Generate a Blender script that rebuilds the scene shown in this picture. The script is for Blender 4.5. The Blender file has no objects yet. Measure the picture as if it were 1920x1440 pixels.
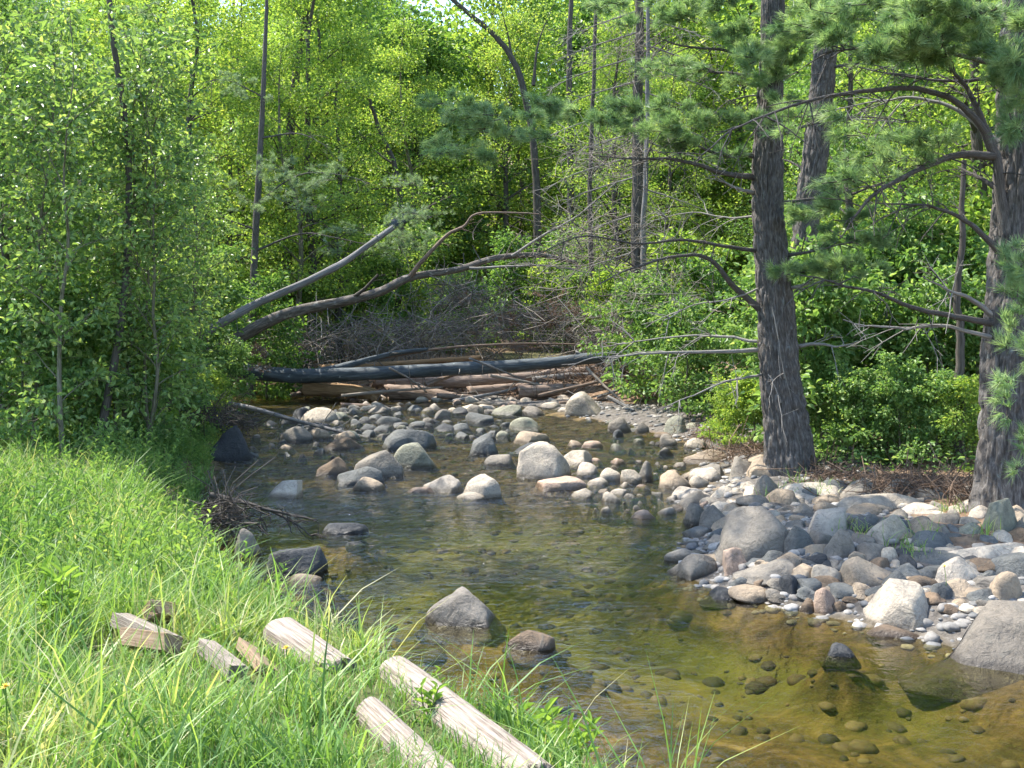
import bpy, math, random
import numpy as np
from mathutils import noise as mnoise, Vector

# ------------------------------------------------------------------ camera, sky, sun, exposure
S = bpy.context.scene
COL = S.collection
R = math.radians
F, CX, HZ, CH = 2059.0, 960.0, 560.0, 2.6          # focal length in photo pixels, centre column, horizon row, eye height
cam = bpy.data.cameras.new('camera'); cam_o = bpy.data.objects.new('camera', cam); COL.objects.link(cam_o)
cam_o.location = (0, 0, CH); cam_o.rotation_euler = (R(90), 0, 0)
cam.sensor_width = 36; cam.lens = 36 * F / 1920; cam.shift_y = -(720 - HZ) / 1920
cam.clip_start = 0.05; cam.clip_end = 2000
S.camera = cam_o

SUN_EL = R(57); SUN_AZ = math.atan2(-0.80, 0.42)    # azimuth clockwise from +Y
world = bpy.data.worlds.new('World'); S.world = world; world.use_nodes = True
wn = world.node_tree; wn.nodes.clear()
sky = wn.nodes.new('ShaderNodeTexSky'); sky.sky_type = 'NISHITA'; sky.sun_disc = False
sky.sun_elevation = SUN_EL; sky.sun_rotation = SUN_AZ; sky.air_density = 1.0; sky.dust_density = 0.6; sky.ozone_density = 1.6
bg = wn.nodes.new('ShaderNodeBackground'); bg.inputs['Strength'].default_value = 0.15
wo = wn.nodes.new('ShaderNodeOutputWorld')
wn.links.new(sky.outputs[0], bg.inputs['Color']); wn.links.new(bg.outputs[0], wo.inputs['Surface'])
sl = bpy.data.lights.new('sun', 'SUN'); sl.energy = 3.8; sl.angle = R(0.53); sl.color = (1.0, 0.95, 0.86)
sun = bpy.data.objects.new('sun', sl); COL.objects.link(sun)
sd = Vector((math.sin(SUN_AZ) * math.cos(SUN_EL), math.cos(SUN_AZ) * math.cos(SUN_EL), math.sin(SUN_EL)))
sun.rotation_euler = sd.to_track_quat('Z', 'Y').to_euler()
S.view_settings.view_transform = 'Standard'; S.view_settings.look = 'None'
S.view_settings.exposure = 1.88; S.view_settings.gamma = 1.0
try: S.view_settings.use_curve_mapping = False
except Exception: pass
S.render.engine = 'CYCLES'
cy = S.cycles
cy.max_bounces = 6; cy.diffuse_bounces = 3; cy.glossy_bounces = 3; cy.transmission_bounces = 4; cy.transparent_max_bounces = 8
cy.caustics_reflective = False; cy.caustics_refractive = False; cy.sample_clamp_indirect = 6
cy.use_denoising = True
try:
    cy.denoiser = 'OPENIMAGEDENOISE'; cy.denoising_input_passes = 'RGB_ALBEDO_NORMAL'
except Exception: pass
cy.use_adaptive_sampling = True; cy.adaptive_threshold = 0.02

# ------------------------------------------------------------------ helpers
def hsh(ix, iy, iz, s):
    h = (ix.astype(np.int64) * 374761393 + iy.astype(np.int64) * 668265263 + iz.astype(np.int64) * 2147483647 + s * 1274126177) & 0xFFFFFFFF
    h = ((h ^ (h >> 13)) * 1274126177) & 0xFFFFFFFF
    h = (h ^ (h >> 16)) & 0xFFFFFFFF
    return h / 4294967295.0
def vn(x, y, z=None, s=0):
    """value noise in 0..1"""
    x = np.asarray(x, float); y = np.asarray(y, float); z = np.zeros_like(x) if z is None else np.asarray(z, float)
    x, y, z = np.broadcast_arrays(x, y, z)
    fx, fy, fz = np.floor(x), np.floor(y), np.floor(z)
    u, v, w = x - fx, y - fy, z - fz
    u, v, w = u*u*(3-2*u), v*v*(3-2*v), w*w*(3-2*w)
    r = 0
    for a in (0, 1):
        for b in (0, 1):
            for c in (0, 1):
                r = r + hsh(fx+a, fy+b, fz+c, s) * (u if a else 1-u) * (v if b else 1-v) * (w if c else 1-w)
    return r
def fbm(x, y, z=None, s=0, o=4):
    r, a, t = 0, 1.0, 0
    for k in range(o):
        f = 2.03 ** k
        r = r + a * vn(np.asarray(x)*f, np.asarray(y)*f, None if z is None else np.asarray(z)*f, s + k*17); t += a; a *= .5
    return r / t
def sst(a, b, x):
    t = np.clip((np.asarray(x, float) - a) / (b - a), 0, 1); return t*t*(3-2*t)

def mk_mesh(name, V, Fs, mat=None, smooth=False, attrs=None):
    """V (n,3); Fs one (m,k) int array or a list of them; attrs {name: (n,) or (n,3)}"""
    if not isinstance(Fs, (list, tuple)): Fs = [Fs]
    Fs = [f for f in Fs if len(f)]
    me = bpy.data.meshes.new(name); V = np.ascontiguousarray(V, np.float32)
    me.vertices.add(len(V)); me.vertices.foreach_set('co', V.ravel())
    nl = sum(f.size for f in Fs); npoly = sum(len(f) for f in Fs)
    me.loops.add(nl); me.loops.foreach_set('vertex_index', np.concatenate([f.ravel() for f in Fs]).astype(np.int32))
    me.polygons.add(npoly)
    tot = np.concatenate([np.full(len(f), f.shape[1]) for f in Fs]).astype(np.int32)
    st = np.concatenate([[0], np.cumsum(tot)[:-1]]).astype(np.int32)
    me.polygons.foreach_set('loop_start', st)
    me.polygons.foreach_set('use_smooth', np.full(npoly, bool(smooth)))
    for k, a in (attrs or {}).items():
        a = np.ascontiguousarray(a, np.float32)
        if a.ndim == 1: me.attributes.new(k, 'FLOAT', 'POINT').data.foreach_set('value', a)
        else: me.attributes.new(k, 'FLOAT_VECTOR', 'POINT').data.foreach_set('vector', a.ravel())
    me.update(calc_edges=True)
    if mat: me.materials.append(mat)
    return me
def obj(name, me, parent=None, loc=(0, 0, 0), rot=(0, 0, 0), sc=1.0):
    o = bpy.data.objects.new(name, me); COL.objects.link(o)
    if parent is not None: o.parent = parent
    o.location = loc; o.rotation_euler = rot; o.scale = (sc, sc, sc) if np.isscalar(sc) else sc
    return o
def tag(o, label, cat, group=None, kind=None):
    o['label'] = label; o['category'] = cat
    if group: o['group'] = group
    if kind: o['kind'] = kind
    return o

class Geo:
    """collects quads / tris with attributes, builds one mesh"""
    def __init__(s): s.V = []; s.Q = []; s.T = []; s.A = []; s.B = []; s.n = 0
    def add(s, V, Q=None, T=None, rnd=None, tl=None):
        if Q is not None and len(Q): s.Q.append(Q + s.n)
        if T is not None and len(T): s.T.append(T + s.n)
        s.V.append(V); s.A.append(np.zeros(len(V)) if rnd is None else rnd); s.B.append(np.zeros((len(V), 3)) if tl is None else tl); s.n += len(V)
    def mesh(s, name, mat, smooth=False):
        Fs = []
        if s.Q: Fs.append(np.concatenate(s.Q))
        if s.T: Fs.append(np.concatenate(s.T))
        return mk_mesh(name, np.concatenate(s.V), Fs, mat, smooth, {'rnd': np.concatenate(s.A), 'tl': np.concatenate(s.B)})
def nrm(a): return a / np.maximum(np.linalg.norm(a, axis=-1, keepdims=True), 1e-9)

def tubes(g, P, Rr, ns=5, rnd=None):
    """P (n,k,3) centre lines, Rr (n,k) radii"""
    P = np.asarray(P, float); Rr = np.asarray(Rr, float)
    if P.ndim == 2: P = P[None]; Rr = Rr[None]
    n, k, _ = P.shape
    T = np.empty_like(P); T[:, 1:-1] = P[:, 2:] - P[:, :-2]; T[:, 0] = P[:, 1] - P[:, 0]; T[:, -1] = P[:, -1] - P[:, -2]
    T = nrm(T); mt = nrm(P[:, -1] - P[:, 0])
    ref = np.where((np.abs(mt[:, 2]) < .8)[:, None], np.array([[0, 0, 1.]]), np.array([[0, 1., 0]]))[:, None, :]
    U = nrm(np.cross(np.broadcast_to(ref, T.shape), T)); W = np.cross(T, U)
    a = np.arange(ns) * 2 * math.pi / ns
    V = P[:, :, None, :] + Rr[:, :, None, None] * (U[:, :, None, :] * np.cos(a)[None, None, :, None] + W[:, :, None, :] * np.sin(a)[None, None, :, None])
    L = np.concatenate([np.zeros((n, 1)), np.cumsum(np.linalg.norm(np.diff(P, axis=1), axis=2), axis=1)], axis=1)
    tl = np.stack([np.broadcast_to(L[:, :, None], (n, k, ns)), np.broadcast_to(np.cos(a), (n, k, ns)) , np.broadcast_to(np.sin(a), (n, k, ns))], -1)
    base = (np.arange(n) * k * ns)[:, None, None] + (np.arange(k-1) * ns)[None, :, None]
    i = np.arange(ns)[None, None, :]; j = (np.arange(ns) + 1) % ns; j = j[None, None, :]
    Q = np.stack([base+i, base+j, base+ns+j, base+ns+i], -1).reshape(-1, 4)
    rv = np.zeros(n*k*ns) if rnd is None else np.repeat(np.broadcast_to(rnd, (n,)), k*ns)
    g.add(V.reshape(-1, 3), Q=Q, rnd=rv, tl=tl.reshape(-1, 3))
def spline(pts, n):
    """resample a polyline smoothly (Catmull-Rom)"""
    p = np.asarray(pts, float); m = len(p)
    if m == 2: t = np.linspace(0, 1, n)[:, None]; return p[0]*(1-t) + p[1]*t
    e = np.vstack([2*p[0]-p[1], p, 2*p[-1]-p[-2]]); t = np.linspace(0, m-1-1e-6, n); i = t.astype(int); f = (t-i)[:, None]
    a, b, c, d = e[i], e[i+1], e[i+2], e[i+3]
    return .5*((2*b) + (-a+c)*f + (2*a-5*b+4*c-d)*f*f + (-a+3*b-3*c+d)*f**3)

def leaves(g, P, ax, no, size, wid=.55, rnd=None, rich=False, fold=.18):
    """flat leaves: P base points, ax growth axis, no face normal"""
    n = len(P); ax = nrm(ax); sd_ = nrm(np.cross(no, ax)); no = np.cross(ax, sd_); s = np.broadcast_to(size, (n,))[:, None]
    def pt(u, v, w): return P + s * (u*ax + v*wid*sd_ + w*no)
    if rich:
        V = np.stack([pt(0, 0, 0), pt(.32, .5, fold), pt(.72, .36, fold*.6), pt(1, 0, -.12), pt(.72, -.36, fold*.6), pt(.32, -.5, fold)], 1)
        b = (np.arange(n) * 6)[:, None]
        Q = np.concatenate([b + np.array([[0, 3, 2, 1]]), b + np.array([[0, 5, 4, 3]])]); k = 6
    else:
        V = np.stack([pt(0, 0, 0), pt(.45, -.5, fold), pt(1, 0, 0), pt(.45, .5, fold)], 1)
        Q = (np.arange(n) * 4)[:, None] + np.array([[0, 1, 2, 3]]); k = 4
    g.add(V.reshape(-1, 3), Q=Q, rnd=np.repeat(rnd, k) if rnd is not None else None)
def tufts(g, P, ax, rng, K=24, length=.10, wid=.0035, spread=.9):
    """pine needle tufts"""
    n = len(P); d = nrm(nrm(ax)[:, None, :] + spread * rng.normal(size=(n, K, 3)) * .6)
    L = length * rng.uniform(.7, 1.15, (n, K, 1)); side = nrm(np.cross(d, rng.normal(size=(n, K, 3)))) * wid
    b = P[:, None, :] + d * .008 + rng.normal(size=(n, K, 3)) * .012
    tip = b + d * L; tip[..., 2] -= L[..., 0] * .12
    V = np.stack([b - side, b + side, tip], 2).reshape(-1, 3)
    T = np.arange(n*K*3).reshape(-1, 3)
    g.add(V, T=T, rnd=np.repeat(np.clip(np.repeat(rng.uniform(0, 1, n), K) * .8 + rng.uniform(0, .2, n*K), 0, 1), 3))

# ------------------------------------------------------------------ materials
def new_mat(name):
    m = bpy.data.materials.new(name); m.use_nodes = True; nt = m.node_tree; nt.nodes.clear()
    return m, nt, nt.nodes, nt.links
def N(nt, t, **kw):
    n = nt.nodes.new(t)
    for k, v in kw.items():
        if k in n.inputs: n.inputs[k].default_value = v
        else: setattr(n, k, v)
    return n
def ramp(nt, fac, stops):
    n = nt.nodes.new('ShaderNodeValToRGB'); cr = n.color_ramp
    while len(cr.elements) > 1: cr.elements.remove(cr.elements[-1])
    for i, (p, c) in enumerate(stops):
        e = cr.elements[0] if i == 0 else cr.elements.new(p)
        e.position = p; e.color = (*c, 1) if len(c) == 3 else c
    nt.links.new(fac, n.inputs['Fac']); return n.outputs['Color']
def leaf_mat(name, cols, trans=.42, tcol=(1.0, 1.0, .5), rough=.45, spec=.35, objvar=.15):
    m, nt, nd, lk = new_mat(name)
    cols = [tuple(1.08*(.80*v + .20*(.3*c[0]+.6*c[1]+.1*c[2])) for v in c) for c in cols]
    at = N(nt, 'ShaderNodeAttribute', attribute_name='rnd'); oi = N(nt, 'ShaderNodeObjectInfo')
    ad = N(nt, 'ShaderNodeMath', operation='MULTIPLY_ADD'); ad.inputs[1].default_value = objvar
    lk.new(oi.outputs['Random'], ad.inputs[0]); lk.new(at.outputs['Fac'], ad.inputs[2])
    sb = N(nt, 'ShaderNodeMath', operation='SUBTRACT'); lk.new(ad.outputs[0], sb.inputs[0]); sb.inputs[1].default_value = objvar/2
    c = ramp(nt, sb.outputs[0], [(i/(len(cols)-1), x) for i, x in enumerate(cols)])
    p = N(nt, 'ShaderNodeBsdfPrincipled'); p.inputs['Roughness'].default_value = rough; p.inputs['Specular IOR Level'].default_value = spec
    lk.new(c, p.inputs['Base Color'])
    mx = N(nt, 'ShaderNodeMix', data_type='RGBA', blend_type='MULTIPLY'); mx.inputs['Factor'].default_value = 1
    lk.new(c, mx.inputs['A']); mx.inputs['B'].default_value = (*tcol, 1)
    br = N(nt, 'ShaderNodeMix', data_type='RGBA', blend_type='ADD'); br.inputs['Factor'].default_value = .35
    lk.new(mx.outputs['Result'], br.inputs['A']); lk.new(mx.outputs['Result'], br.inputs['B'])
    t = N(nt, 'ShaderNodeBsdfTranslucent'); lk.new(br.outputs['Result'], t.inputs['Color'])
    ms = N(nt, 'ShaderNodeMixShader'); ms.inputs[0].default_value = trans
    lk.new(p.outputs[0], ms.inputs[1]); lk.new(t.outputs[0], ms.inputs[2])
    o = N(nt, 'ShaderNodeOutputMaterial'); lk.new(ms.outputs[0], o.inputs['Surface']); return m
M = {}
M['maple'] = leaf_mat('maple_leaf', [(.085, .18, .016), (.17, .30, .02), (.28, .39, .028), (.42, .46, .05)], .54)
M['green'] = leaf_mat('green_leaf', [(.045, .12, .02), (.085, .20, .026), (.15, .28, .033), (.25, .36, .05)], .46)
M['sapling'] = leaf_mat('sapling_leaf', [(.06, .14, .03), (.12, .23, .04), (.20, .32, .06), (.36, .44, .10)], .48, rough=.38, spec=.5)
M['shrub'] = leaf_mat('shrub_leaf', [(.06, .15, .03), (.12, .25, .04), (.20, .33, .065), (.32, .42, .11)], .45)
M['lance'] = leaf_mat('lance_leaf', [(.12, .25, .012), (.19, .33, .018), (.27, .40, .03)], .45)
M['needle'] = leaf_mat('pine_needle', [(.075, .16, .06), (.135, .235, .085), (.215, .315, .11), (.33, .41, .16)], .48, tcol=(.9, 1, .6))
M['needle_pale'] = leaf_mat('pale_pine_needle', [(.12, .20, .09), (.19, .28, .125), (.28, .37, .18)], .36, tcol=(.95, 1, .6))
M['dead_needle'] = leaf_mat('dead_needle', [(.16, .09, .05), (.24, .14, .09), (.30, .19, .12)], .2, tcol=(1, .9, .7))
M['grass'] = leaf_mat('grass_blade', [(.05, .135, .014), (.10, .225, .02), (.16, .30, .03), (.26, .36, .05), (.42, .39, .18)], .42, objvar=0)
M['herb'] = leaf_mat('herb_leaf', [(.06, .145, .02), (.115, .24, .03), (.19, .315, .04), (.31, .38, .06)], .44, objvar=0)
M['petal'] = leaf_mat('yellow_petal', [(.75, .50, .01), (.85, .62, .02)], .25)

def bark_mat(name, cols, lscale=3.0, ascale=5.0, bump=.4, rough=.9, lichen=None, detail=7, dist=.02, vary=0):
    """bark or weathered wood; streaks follow the stem"""
    m, nt, nd, lk = new_mat(name)
    at = N(nt, 'ShaderNodeAttribute', attribute_name='tl'); oi = N(nt, 'ShaderNodeObjectInfo')
    mp = N(nt, 'ShaderNodeVectorMath', operation='MULTIPLY'); mp.inputs[1].default_value = (lscale, ascale, ascale)
    lk.new(at.outputs['Vector'], mp.inputs[0])
    of = N(nt, 'ShaderNodeVectorMath', operation='ADD'); lk.new(mp.outputs[0], of.inputs[0])
    ml = N(nt, 'ShaderNodeMath', operation='MULTIPLY'); ml.inputs[1].default_value = 37; lk.new(oi.outputs['Random'], ml.inputs[0]); lk.new(ml.outputs[0], of.inputs[1])
    nz = N(nt, 'ShaderNodeTexNoise', Scale=1.0, Detail=detail, Roughness=.65); lk.new(of.outputs[0], nz.inputs['Vector'])
    c = ramp(nt, nz.outputs['Fac'], [(.28 + .44*i/(len(cols)-1), x) for i, x in enumerate(cols)])
    if vary:
        ra = N(nt, 'ShaderNodeAttribute', attribute_name='rnd'); rv = ramp(nt, ra.outputs['Fac'], [(0, (1, 1, 1)), (.35, (.55, .5, .45)), (.6, (1.1, 1.0, .9)), (.85, (1.6, 1.5, 1.4)), (1, (.45, .42, .4))])
        q = N(nt, 'ShaderNodeMix', data_type='RGBA', blend_type='MULTIPLY'); q.inputs['Factor'].default_value = 1; lk.new(c, q.inputs['A']); lk.new(rv, q.inputs['B']); c = q.outputs['Result']
    if lichen:
        tc = N(nt, 'ShaderNodeTexCoord'); n2 = N(nt, 'ShaderNodeTexNoise', Scale=lichen[1], Detail=5, Roughness=.6); lk.new(tc.outputs['Object'], n2.inputs['Vector'])
        f = ramp(nt, n2.outputs['Fac'], [(lichen[2], (0, 0, 0)), (lichen[2]+.1, (1, 1, 1))])
        mx = N(nt, 'ShaderNodeMix', data_type='RGBA'); lk.new(f, mx.inputs['Factor']); lk.new(c, mx.inputs['A']); mx.inputs['B'].default_value = (*lichen[0], 1); c = mx.outputs['Result']
    p = N(nt, 'ShaderNodeBsdfPrincipled'); p.inputs['Roughness'].default_value = rough; p.inputs['Specular IOR Level'].default_value = .2; lk.new(c, p.inputs['Base Color'])
    bp = N(nt, 'ShaderNodeBump', Strength=bump, Distance=dist); lk.new(nz.outputs['Fac'], bp.inputs['Height']); lk.new(bp.outputs[0], p.inputs['Normal'])
    o = N(nt, 'ShaderNodeOutputMaterial'); lk.new(p.outputs[0], o.inputs['Surface']); return m
M['pine_bark'] = bark_mat('pine_bark', [(.035, .03, .027), (.10, .089, .08), (.21, .19, .172)], 9, 12, .9, lichen=((.16, .17, .16), 9, .62))
M['dark_bark'] = bark_mat('dark_bark', [(.03, .025, .02), (.075, .065, .055), (.15, .135, .115)], 4, 4, .5)
M['sap_bark'] = bark_mat('sapling_bark', [(.06, .06, .035), (.13, .12, .08), (.22, .20, .15)], 8, 2, .3)
M['grey_twig'] = bark_mat('grey_twig', [(.09, .082, .075), (.20, .185, .165), (.34, .31, .28)], 6, 2, .3, vary=1)
M['brown_twig'] = bark_mat('brown_twig', [(.07, .05, .036), (.15, .108, .08), (.26, .20, .155)], 6, 2, .3, vary=1)
M['pale_wood'] = bark_mat('weathered_pale_wood', [(.055, .043, .034), (.20, .162, .128), (.31, .265, .22), (.39, .35, .305)], 3.5, 9, .9, .85, dist=.012)
M['cut_wood'] = bark_mat('rotting_timber', [(.12, .075, .045), (.23, .16, .10), (.34, .26, .18)], 2, 9, .5, .85, dist=.006)
M['grey_log'] = bark_mat('grey_log', [(.07, .066, .062), (.16, .152, .145), (.29, .275, .26)], 2.6, 6, .6)
M['fallen_bark'] = bark_mat('fallen_bark', [(.045, .038, .033), (.11, .095, .08), (.22, .19, .165)], 5, 4, .8, lichen=((.25, .23, .20), 6, .58))
M['dark_log'] = bark_mat('dark_wet_log', [(.03, .036, .042), (.06, .072, .08), (.12, .135, .14)], 3, 4, .6, .6, lichen=((.30, .33, .33), 7, .66))
M['pink_log'] = bark_mat('stripped_log', [(.10, .07, .052), (.21, .155, .12), (.34, .27, .22)], 3, 6, .7)
M['orange_log'] = bark_mat('fresh_stripped_log', [(.12, .07, .035), (.25, .155, .08), (.38, .26, .155)], 2.5, 6, .7)

def rock_mat():
    m, nt, nd, lk = new_mat('river_rock')
    tc = N(nt, 'ShaderNodeTexCoord'); oi = N(nt, 'ShaderNodeObjectInfo'); ge = N(nt, 'ShaderNodeNewGeometry')
    ml = N(nt, 'ShaderNodeMath', operation='MULTIPLY'); ml.inputs[1].default_value = 53; lk.new(oi.outputs['Random'], ml.inputs[0])
    of = N(nt, 'ShaderNodeVectorMath', operation='ADD'); lk.new(ge.outputs['Position'], of.inputs[0]); lk.new(ml.outputs[0], of.inputs[1])
    n1 = N(nt, 'ShaderNodeTexNoise', Scale=3.2, Detail=8, Roughness=.62, Distortion=.4); lk.new(of.outputs[0], n1.inputs['Vector'])
    n2 = N(nt, 'ShaderNodeTexNoise', Scale=38, Detail=4, Roughness=.7); lk.new(of.outputs[0], n2.inputs['Vector'])
    n3 = N(nt, 'ShaderNodeTexNoise', Scale=9, Detail=6, Roughness=.7, Distortion=1.0); lk.new(of.outputs[0], n3.inputs['Vector'])
    v1 = ramp(nt, n1.outputs['Fac'], [(.25, (.42, .42, .43)), (.43, (.80, .79, .78)), (.6, (1.08, 1.05, 1.0)), (.78, (1.38, 1.3, 1.2))])
    mx = N(nt, 'ShaderNodeMix', data_type='RGBA', blend_type='MULTIPLY'); mx.inputs['Factor'].default_value = 1
    lk.new(oi.outputs['Color'], mx.inputs['A']); lk.new(v1, mx.inputs['B'])
    v2 = ramp(nt, n2.outputs['Fac'], [(.3, (.72, .72, .73)), (.5, (1, 1, 1)), (.72, (1.18, 1.17, 1.15))])
    m2 = N(nt, 'ShaderNodeMix', data_type='RGBA', blend_type='MULTIPLY'); m2.inputs['Factor'].default_value = .8
    lk.new(mx.outputs['Result'], m2.inputs['A']); lk.new(v2, m2.inputs['B'])
    # lichen / mineral blotches: strength from the alpha of the object colour
    f3 = ramp(nt, n3.outputs['Fac'], [(.55, (0, 0, 0)), (.66, (1, 1, 1))])
    fm = N(nt, 'ShaderNodeMath', operation='MULTIPLY'); lk.new(f3, fm.inputs[0]); lk.new(oi.outputs['Alpha'], fm.inputs[1])
    m3 = N(nt, 'ShaderNodeMix', data_type='RGBA'); lk.new(fm.outputs[0], m3.inputs['Factor']); lk.new(m2.outputs['Result'], m3.inputs['A']); m3.inputs['B'].default_value = (.10, .095, .08, 1)
    # fine cracks
    vo = N(nt, 'ShaderNodeTexVoronoi', feature='DISTANCE_TO_EDGE', Scale=2.6); dv = N(nt, 'ShaderNodeVectorMath', operation='MULTIPLY_ADD'); lk.new(n3.outputs['Color'], dv.inputs[0]); dv.inputs[1].default_value = (.45, .45, .45); lk.new(of.outputs[0], dv.inputs[2]); lk.new(dv.outputs[0], vo.inputs['Vector'])
    ck = ramp(nt, vo.outputs['Distance'], [(0, (.45, .43, .4)), (.022, (1, 1, 1))])
    mc = N(nt, 'ShaderNodeMix', data_type='RGBA', blend_type='MULTIPLY'); mc.inputs['Factor'].default_value = .8; lk.new(m3.outputs['Result'], mc.inputs['A']); lk.new(ck, mc.inputs['B']); m3 = mc
    # wet band just above the water
    sx = N(nt, 'ShaderNodeSeparateXYZ'); lk.new(ge.outputs['Position'], sx.inputs[0])
    wz = N(nt, 'ShaderNodeMath', operation='MULTIPLY_ADD'); lk.new(n1.outputs['Fac'], wz.inputs[0]); wz.inputs[1].default_value = -.10; lk.new(sx.outputs['Z'], wz.inputs[2])
    wet = N(nt, 'ShaderNodeMapRange', interpolation_type='SMOOTHSTEP'); lk.new(wz.outputs[0], wet.inputs['Value'])
    wet.inputs['From Min'].default_value = -.035; wet.inputs['From Max'].default_value = .03; wet.inputs['To Min'].default_value = 1; wet.inputs['To Max'].default_value = 0
    m4 = N(nt, 'ShaderNodeMix', data_type='RGBA', blend_type='MULTIPLY'); lk.new(wet.outputs[0], m4.inputs['Factor']); lk.new(m3.outputs['Result'], m4.inputs['A']); m4.inputs['B'].default_value = (.36, .34, .31, 1)
    p = N(nt, 'ShaderNodeBsdfPrincipled'); lk.new(m4.outputs['Result'], p.inputs['Base Color']); p.inputs['Specular IOR Level'].default_value = .35
    rg = N(nt, 'ShaderNodeMapRange'); lk.new(wet.outputs[0], rg.inputs['Value']); rg.inputs['To Min'].default_value = .82; rg.inputs['To Max'].default_value = .28; lk.new(rg.outputs[0], p.inputs['Roughness'])
    hb = N(nt, 'ShaderNodeMath', operation='MULTIPLY_ADD'); lk.new(n2.outputs['Fac'], hb.inputs[0]); hb.inputs[1].default_value = .3; lk.new(n3.outputs['Fac'], hb.inputs[2])
    bp = N(nt, 'ShaderNodeBump', Strength=.8, Distance=.04); lk.new(hb.outputs[0], bp.inputs['Height']); lk.new(bp.outputs[0], p.inputs['Normal'])
    o = N(nt, 'ShaderNodeOutputMaterial'); lk.new(p.outputs[0], o.inputs['Surface']); return m
M['rock'] = rock_mat()

def ground_mat():
    m, nt, nd, lk = new_mat('ground')
    ge = N(nt, 'ShaderNodeNewGeometry')
    def nz(s, d=6, r=.62, w=0.0):
        n = N(nt, 'ShaderNodeTexNoise', Scale=s, Detail=d, Roughness=r, Distortion=w); lk.new(ge.outputs['Position'], n.inputs['Vector']); return n.outputs['Fac']
    a, b, c = nz(1.3, 7, .6, .5), nz(14, 5, .7), nz(2.4, 8, .68, .9)
    bed = ramp(nt, c, [(.28, (.02, .018, .008)), (.44, (.058, .045, .018)), (.56, (.13, .093, .038)), (.70, (.27, .195, .085))])
    litter = ramp(nt, b, [(.25, (.07, .045, .028)), (.5, (.19, .125, .08)), (.75, (.36, .26, .18))])
    soil = ramp(nt, b, [(.25, (.035, .05, .015)), (.5, (.07, .085, .028)), (.75, (.17, .15, .07))])
    sand = ramp(nt, b, [(.25, (.05, .045, .04)), (.5, (.11, .098, .085)), (.75, (.21, .19, .165))])  # dark gravel, deepened further to stand for shade in the gaps between stones
    def mix(f, x, y):
        q = N(nt, 'ShaderNodeMix', data_type='RGBA'); lk.new(f, q.inputs['Factor']); lk.new(x, q.inputs['A']); lk.new(y, q.inputs['B']); return q.outputs['Result']
    def att(n): return N(nt, 'ShaderNodeAttribute', attribute_name=n).outputs['Fac']
    pool_tint = ramp(nt, a, [(.2, (.06, .068, .015)), (.5, (.11, .115, .028)), (.8, (.19, .17, .05))])  # deep-pool bed: water depth and green reflection put into the colour
    bed = mix(att('pool'), bed, pool_tint)
    col = mix(att('soil'), litter, soil); col = mix(att('sand'), col, sand); col = mix(att('bed'), col, bed)
    p = N(nt, 'ShaderNodeBsdfPrincipled'); p.inputs['Roughness'].default_value = .95; p.inputs['Specular IOR Level'].default_value = .15; lk.new(col, p.inputs['Base Color'])
    bp = N(nt, 'ShaderNodeBump', Strength=.8, Distance=.04); lk.new(b, bp.inputs['Height']); lk.new(bp.outputs[0], p.inputs['Normal'])
    o = N(nt, 'ShaderNodeOutputMaterial'); lk.new(p.outputs[0], o.inputs['Surface']); return m
M['ground'] = ground_mat()

def water_mat():
    m, nt, nd, lk = new_mat('stream_water')
    ge = N(nt, 'ShaderNodeNewGeometry')
    s1 = N(nt, 'ShaderNodeVectorMath', operation='MULTIPLY'); s1.inputs[1].default_value = (1.0, 1.35, 1); lk.new(ge.outputs['Position'], s1.inputs[0])
    n1 = N(nt, 'ShaderNodeTexNoise', Scale=9.0, Detail=3, Roughness=.5, Distortion=.7); lk.new(s1.outputs[0], n1.inputs['Vector'])
    n2 = N(nt, 'ShaderNodeTexNoise', Scale=34.0, Detail=2, Roughness=.5); lk.new(s1.outputs[0], n2.inputs['Vector'])
    rf = N(nt, 'ShaderNodeAttribute', attribute_name='rnd')
    h = N(nt, 'ShaderNodeMath', operation='MULTIPLY_ADD'); lk.new(n2.outputs['Fac'], h.inputs[0]); h.inputs[1].default_value = .22; lk.new(n1.outputs['Fac'], h.inputs[2])
    st = N(nt, 'ShaderNodeMapRange'); lk.new(rf.outputs['Fac'], st.inputs['Value']); st.inputs['To Min'].default_value = .03; st.inputs['To Max'].default_value = 1.0
    bp = N(nt, 'ShaderNodeBump', Distance=.09); lk.new(st.outputs[0], bp.inputs['Strength']); lk.new(h.outputs[0], bp.inputs['Height'])
    fr = N(nt, 'ShaderNodeFresnel', IOR=1.62); lk.new(bp.outputs[0], fr.inputs['Normal'])
    tr = N(nt, 'ShaderNodeBsdfTransparent'); tr.inputs['Color'].default_value = (.84, .82, .60, 1)
    gl = N(nt, 'ShaderNodeBsdfGlossy'); gl.inputs['Roughness'].default_value = .03; lk.new(bp.outputs[0], gl.inputs['Normal'])
    ms = N(nt, 'ShaderNodeMixShader'); lk.new(fr.outputs[0], ms.inputs[0]); lk.new(tr.outputs[0], ms.inputs[1]); lk.new(gl.outputs[0], ms.inputs[2])
    o = N(nt, 'ShaderNodeOutputMaterial'); lk.new(ms.outputs[0], o.inputs['Surface']); return m
M['water'] = water_mat()

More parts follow.
